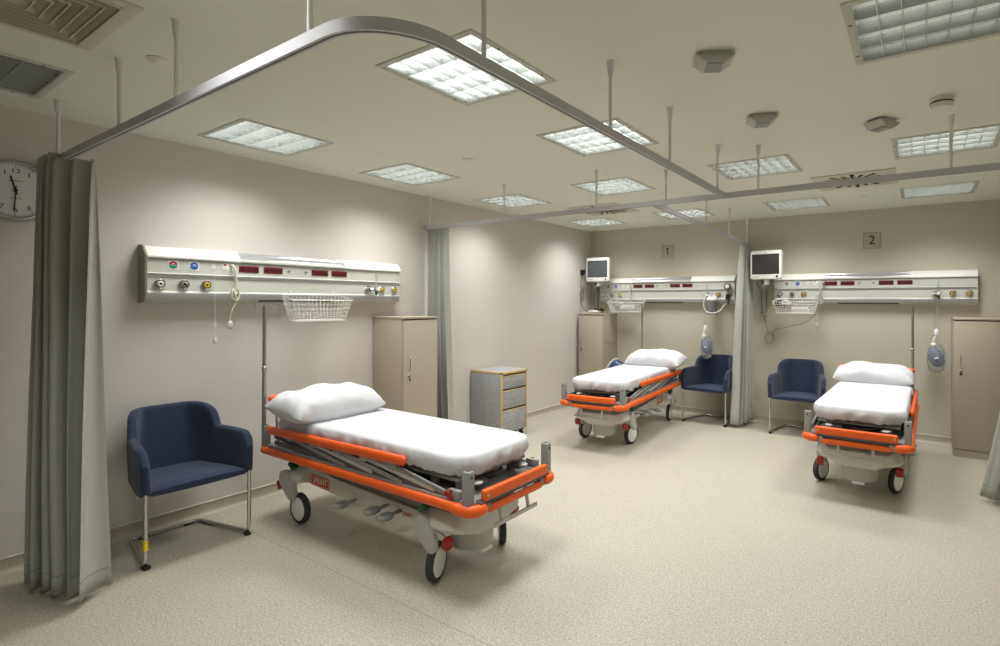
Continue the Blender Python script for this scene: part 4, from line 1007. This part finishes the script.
def flowmeter(P, label, x=1.785):
    r = thing('flowmeter', label, 'flowmeter', bay(P, x, -.1), RZ(P), 'oxygen flowmeters')
    MB().cyl((0, -.05, 1.70), (0, -.05, 1.825), .0095, n=14).done('flow_tube', MT['clear'], r)
    MB().cyl((0, -.05, 1.82), (0, -.05, 1.832), .0105, n=14).done('tube_cap', MT['lgrey'], r)
    MB().box((0, -.045, 1.69), (.05, .05, .03), .008).cyl((-.055, -.015, 1.69), (0, -.045, 1.69), .012, n=12).done('valve_body', MT['chrome'], r)
    MB().lathe([(0, 0), (.017, 0), (.018, .012), (.014, .026), (0, .028)], (.0, -.068, 1.69), (0, -1, 0), n=20).done('knob', MT['white'], r)
    MB().lathe([(.004, 1.635), (.006, 1.638), (.015, 1.665), (.015, 1.678), (0, 1.68)], (0, -.05, 0), n=16).done('green_cone', MT['green'], r)
flowmeter(P1, 'oxygen flowmeter with green outlet on the panel over the nearest bed')
flowmeter(P2, 'oxygen flowmeter beside the suction jar on the panel under the sign 1', 1.735)
flowmeter(P3, 'oxygen flowmeter with green outlet and tubing on the right-hand panel', 1.75)

r = thing('suction_jar', 'grey suction canister with white lid and pressure gauge under the sign 1', 'suction jar', bay(P2, 1.82, -.1))
MB().lathe([(0, 1.42), (.062, 1.42), (.065, 1.44), (.07, 1.615), (0, 1.615)], (0, -.085, 0), n=28).done('canister', MT['jar'], r)
MB().lathe([(0, 1.61), (.076, 1.61), (.076, 1.635), (.06, 1.655), (.03, 1.66), (0, 1.66)], (0, -.085, 0), n=28).box((-.035, -.09, 1.67), (.03, .03, .04), .006).box((.03, -.08, 1.665), (.025, .025, .03), .005).done('lid', MT['white'], r)
MB().box((0, -.01, 1.60), (.05, .03, .06), .004).done('rail_clamp', MT['grey'], r)
g = MB().lathe([(0, 0), (.045, 0), (.045, .028), (.04, .032), (.036, .028), (0, .028)], (.195, -.03, 1.80), (0, -1, 0), n=28).done('gauge', MT['dgrey'], r)
MB().lathe([(0, .0275), (.037, .0275), (0, .0295)], (.195, -.03, 1.80), (0, -1, 0), n=28).bar((.195, -.0605, 1.80), (.21, -.0605, 1.822), .004, .001, up=(0, -1, 0)).done('gauge_face', MT['face'], g)
MB().cyl((.195, -.045, 1.69), (.195, -.045, 1.76), .011, n=12).cyl((.195, -.01, 1.692), (.195, -.05, 1.692), .016, n=14).done('regulator', MT['chrome'], r)
MB().cyl((.195, -.045, 1.63), (.195, -.045, 1.69), .024, n=18).done('regulator_knob', MT['black'], r)
MB().lathe([(0, 1.55), (.02, 1.552), (.026, 1.57), (.026, 1.63), (0, 1.635)], (.195, -.045, 0), n=18).done('trap_bottle', MT['jar'], r)
MB().tube(smooth([(-.035, -.1, 1.68), (-.075, -.13, 1.66), (-.10, -.14, 1.56), (-.06, -.16, 1.47), (.03, -.17, 1.44), (.12, -.14, 1.47), (.17, -.1, 1.55), (.19, -.06, 1.565)], 7), .0055, n=8).done('suction_tube', MT['white'], r)

def bagmask(label, x, ztop, bagc, tilt, w):
    """manual resuscitator hanging from its tubing in a clear bag"""
    r = thing('resuscitator_bag', label, 'resuscitator', (x, -.16, 0), 0, 'hanging resuscitators')
    MB().tube(smooth([(.0, 0, 1.635), (-.004, .0, 1.5), (-.005, .0, ztop+.02)], 8), .0045, n=7).tube(smooth([(.012, 0, 1.64), (.014, .0, 1.5), (.006, .0, ztop+.02)], 8), .0035, n=7).done('oxygen_tube', MT['clear'], r)
    MB().lathe([(0, ztop-.06), (.022, ztop-.05), (.026, ztop-.02), (.014, ztop+.015), (0, ztop+.025)], (0, 0, 0), n=16).tube(smooth([(0, 0, ztop-.04), (-.03, -.01, ztop-.13), (-.02, 0, ztop-.19)], 6), .012, n=9).done('valve', MT['white'], r)
    c = V(bagc)
    MB().ell(c, (w, .05, .108), (0, tilt, 0)).done('squeeze_bag', MT['bagblue'], r)
    MB().lathe([(.02, -.02), (.028, -.01), (.03, .02), (.018, .035)], c+V((-.02-.11*math.sin(-tilt)*0, 0, .125)), n=16).box(c+V((.005, -.01, -.005)), (.04, .1, .02), .006, (0, tilt, 0)).done('collar', MT['white'], r)
    b = MB().lathe([(.03, -.17), (.065, -.14), (.085, -.05), (.078, .06), (.045, .14), (.012, .2)], c, n=24, sc=(1, .6)); b.done('clear_bag', MT['clear'], r)
    MB().tube(smooth([c+V((.05, 0, .15)), c+V((.085, 0, .02)), c+V((.075, 0, -.11)), c+V((.035, 0, -.15)), c+V((-.02, 0, -.145))], 6), .011, n=9).done('mask_hose', MT['clear'], r)
bagmask('blue resuscitator bag hanging above the middle chair under the sign 1', 1.93, 1.25, (.015, 0, .98), -.28, .07)
bagmask('lilac-blue resuscitator bag in clear plastic hanging left of the right-hand cabinet', 4.535, 1.28, (-.005, 0, .985), -.30, .07)

# container peeping over the far side of the bed under the sign 1
r = thing('round_bin', 'white-rimmed bin with a dark blue liner, half hidden behind the bed under the sign 1', 'bin', (.845, -.76, 0))
MB().lathe([(0, 0), (.12, 0), (.125, .02), (.145, .60), (.15, .61), (.142, .615), (.13, .60), (0, .60)], n=32).done('bin_body', MT['white'], r)
MB().lathe([(.0, -.012), (.13, -.012), (.145, 0), (.13, .012), (.0, .016)], (-.06, .02, .675), (-.85, .0, .45), n=32).done('lid', MT['white'], r)
b = MB().ell((.035, -.0, .65), (.13, .115, .13))
for v in b.bm.verts: v.co += v.co.normalized()*.012*noise.noise(v.co*22)
b.done('liner', MT['binblue'], r)

# ------------------------------------------------------------------ camera
cam = bpy.data.cameras.new('camera'); co = bpy.data.objects.new('camera', cam); COL.objects.link(co); scn.camera = co
cam.sensor_fit = 'HORIZONTAL'; cam.sensor_width = 36; cam.lens = 36*534.603/1000
cam.shift_x = -(563.008-500)/1000; cam.shift_y = -(323-302.192)/1000
cam.clip_start = .02
co.location = (4.398, -7.354, 1.578)
ROLL = .00389
co.rotation_euler = (Matrix.Rotation(.590885, 3, 'Z') @ Matrix.Rotation(PI/2, 3, 'X') @ Matrix.Rotation(ROLL, 3, 'Z')).to_euler()

w = bpy.data.worlds.new('world'); scn.world = w; w.use_nodes = True
w.node_tree.nodes['Background'].inputs[0].default_value = (.9, .88, .8, 1); w.node_tree.nodes['Background'].inputs[1].default_value = .05
vs = scn.view_settings; vs.view_transform = 'Standard'; vs.look = 'None'; vs.exposure = 0.; vs.gamma = 1.; vs.use_curve_mapping = False
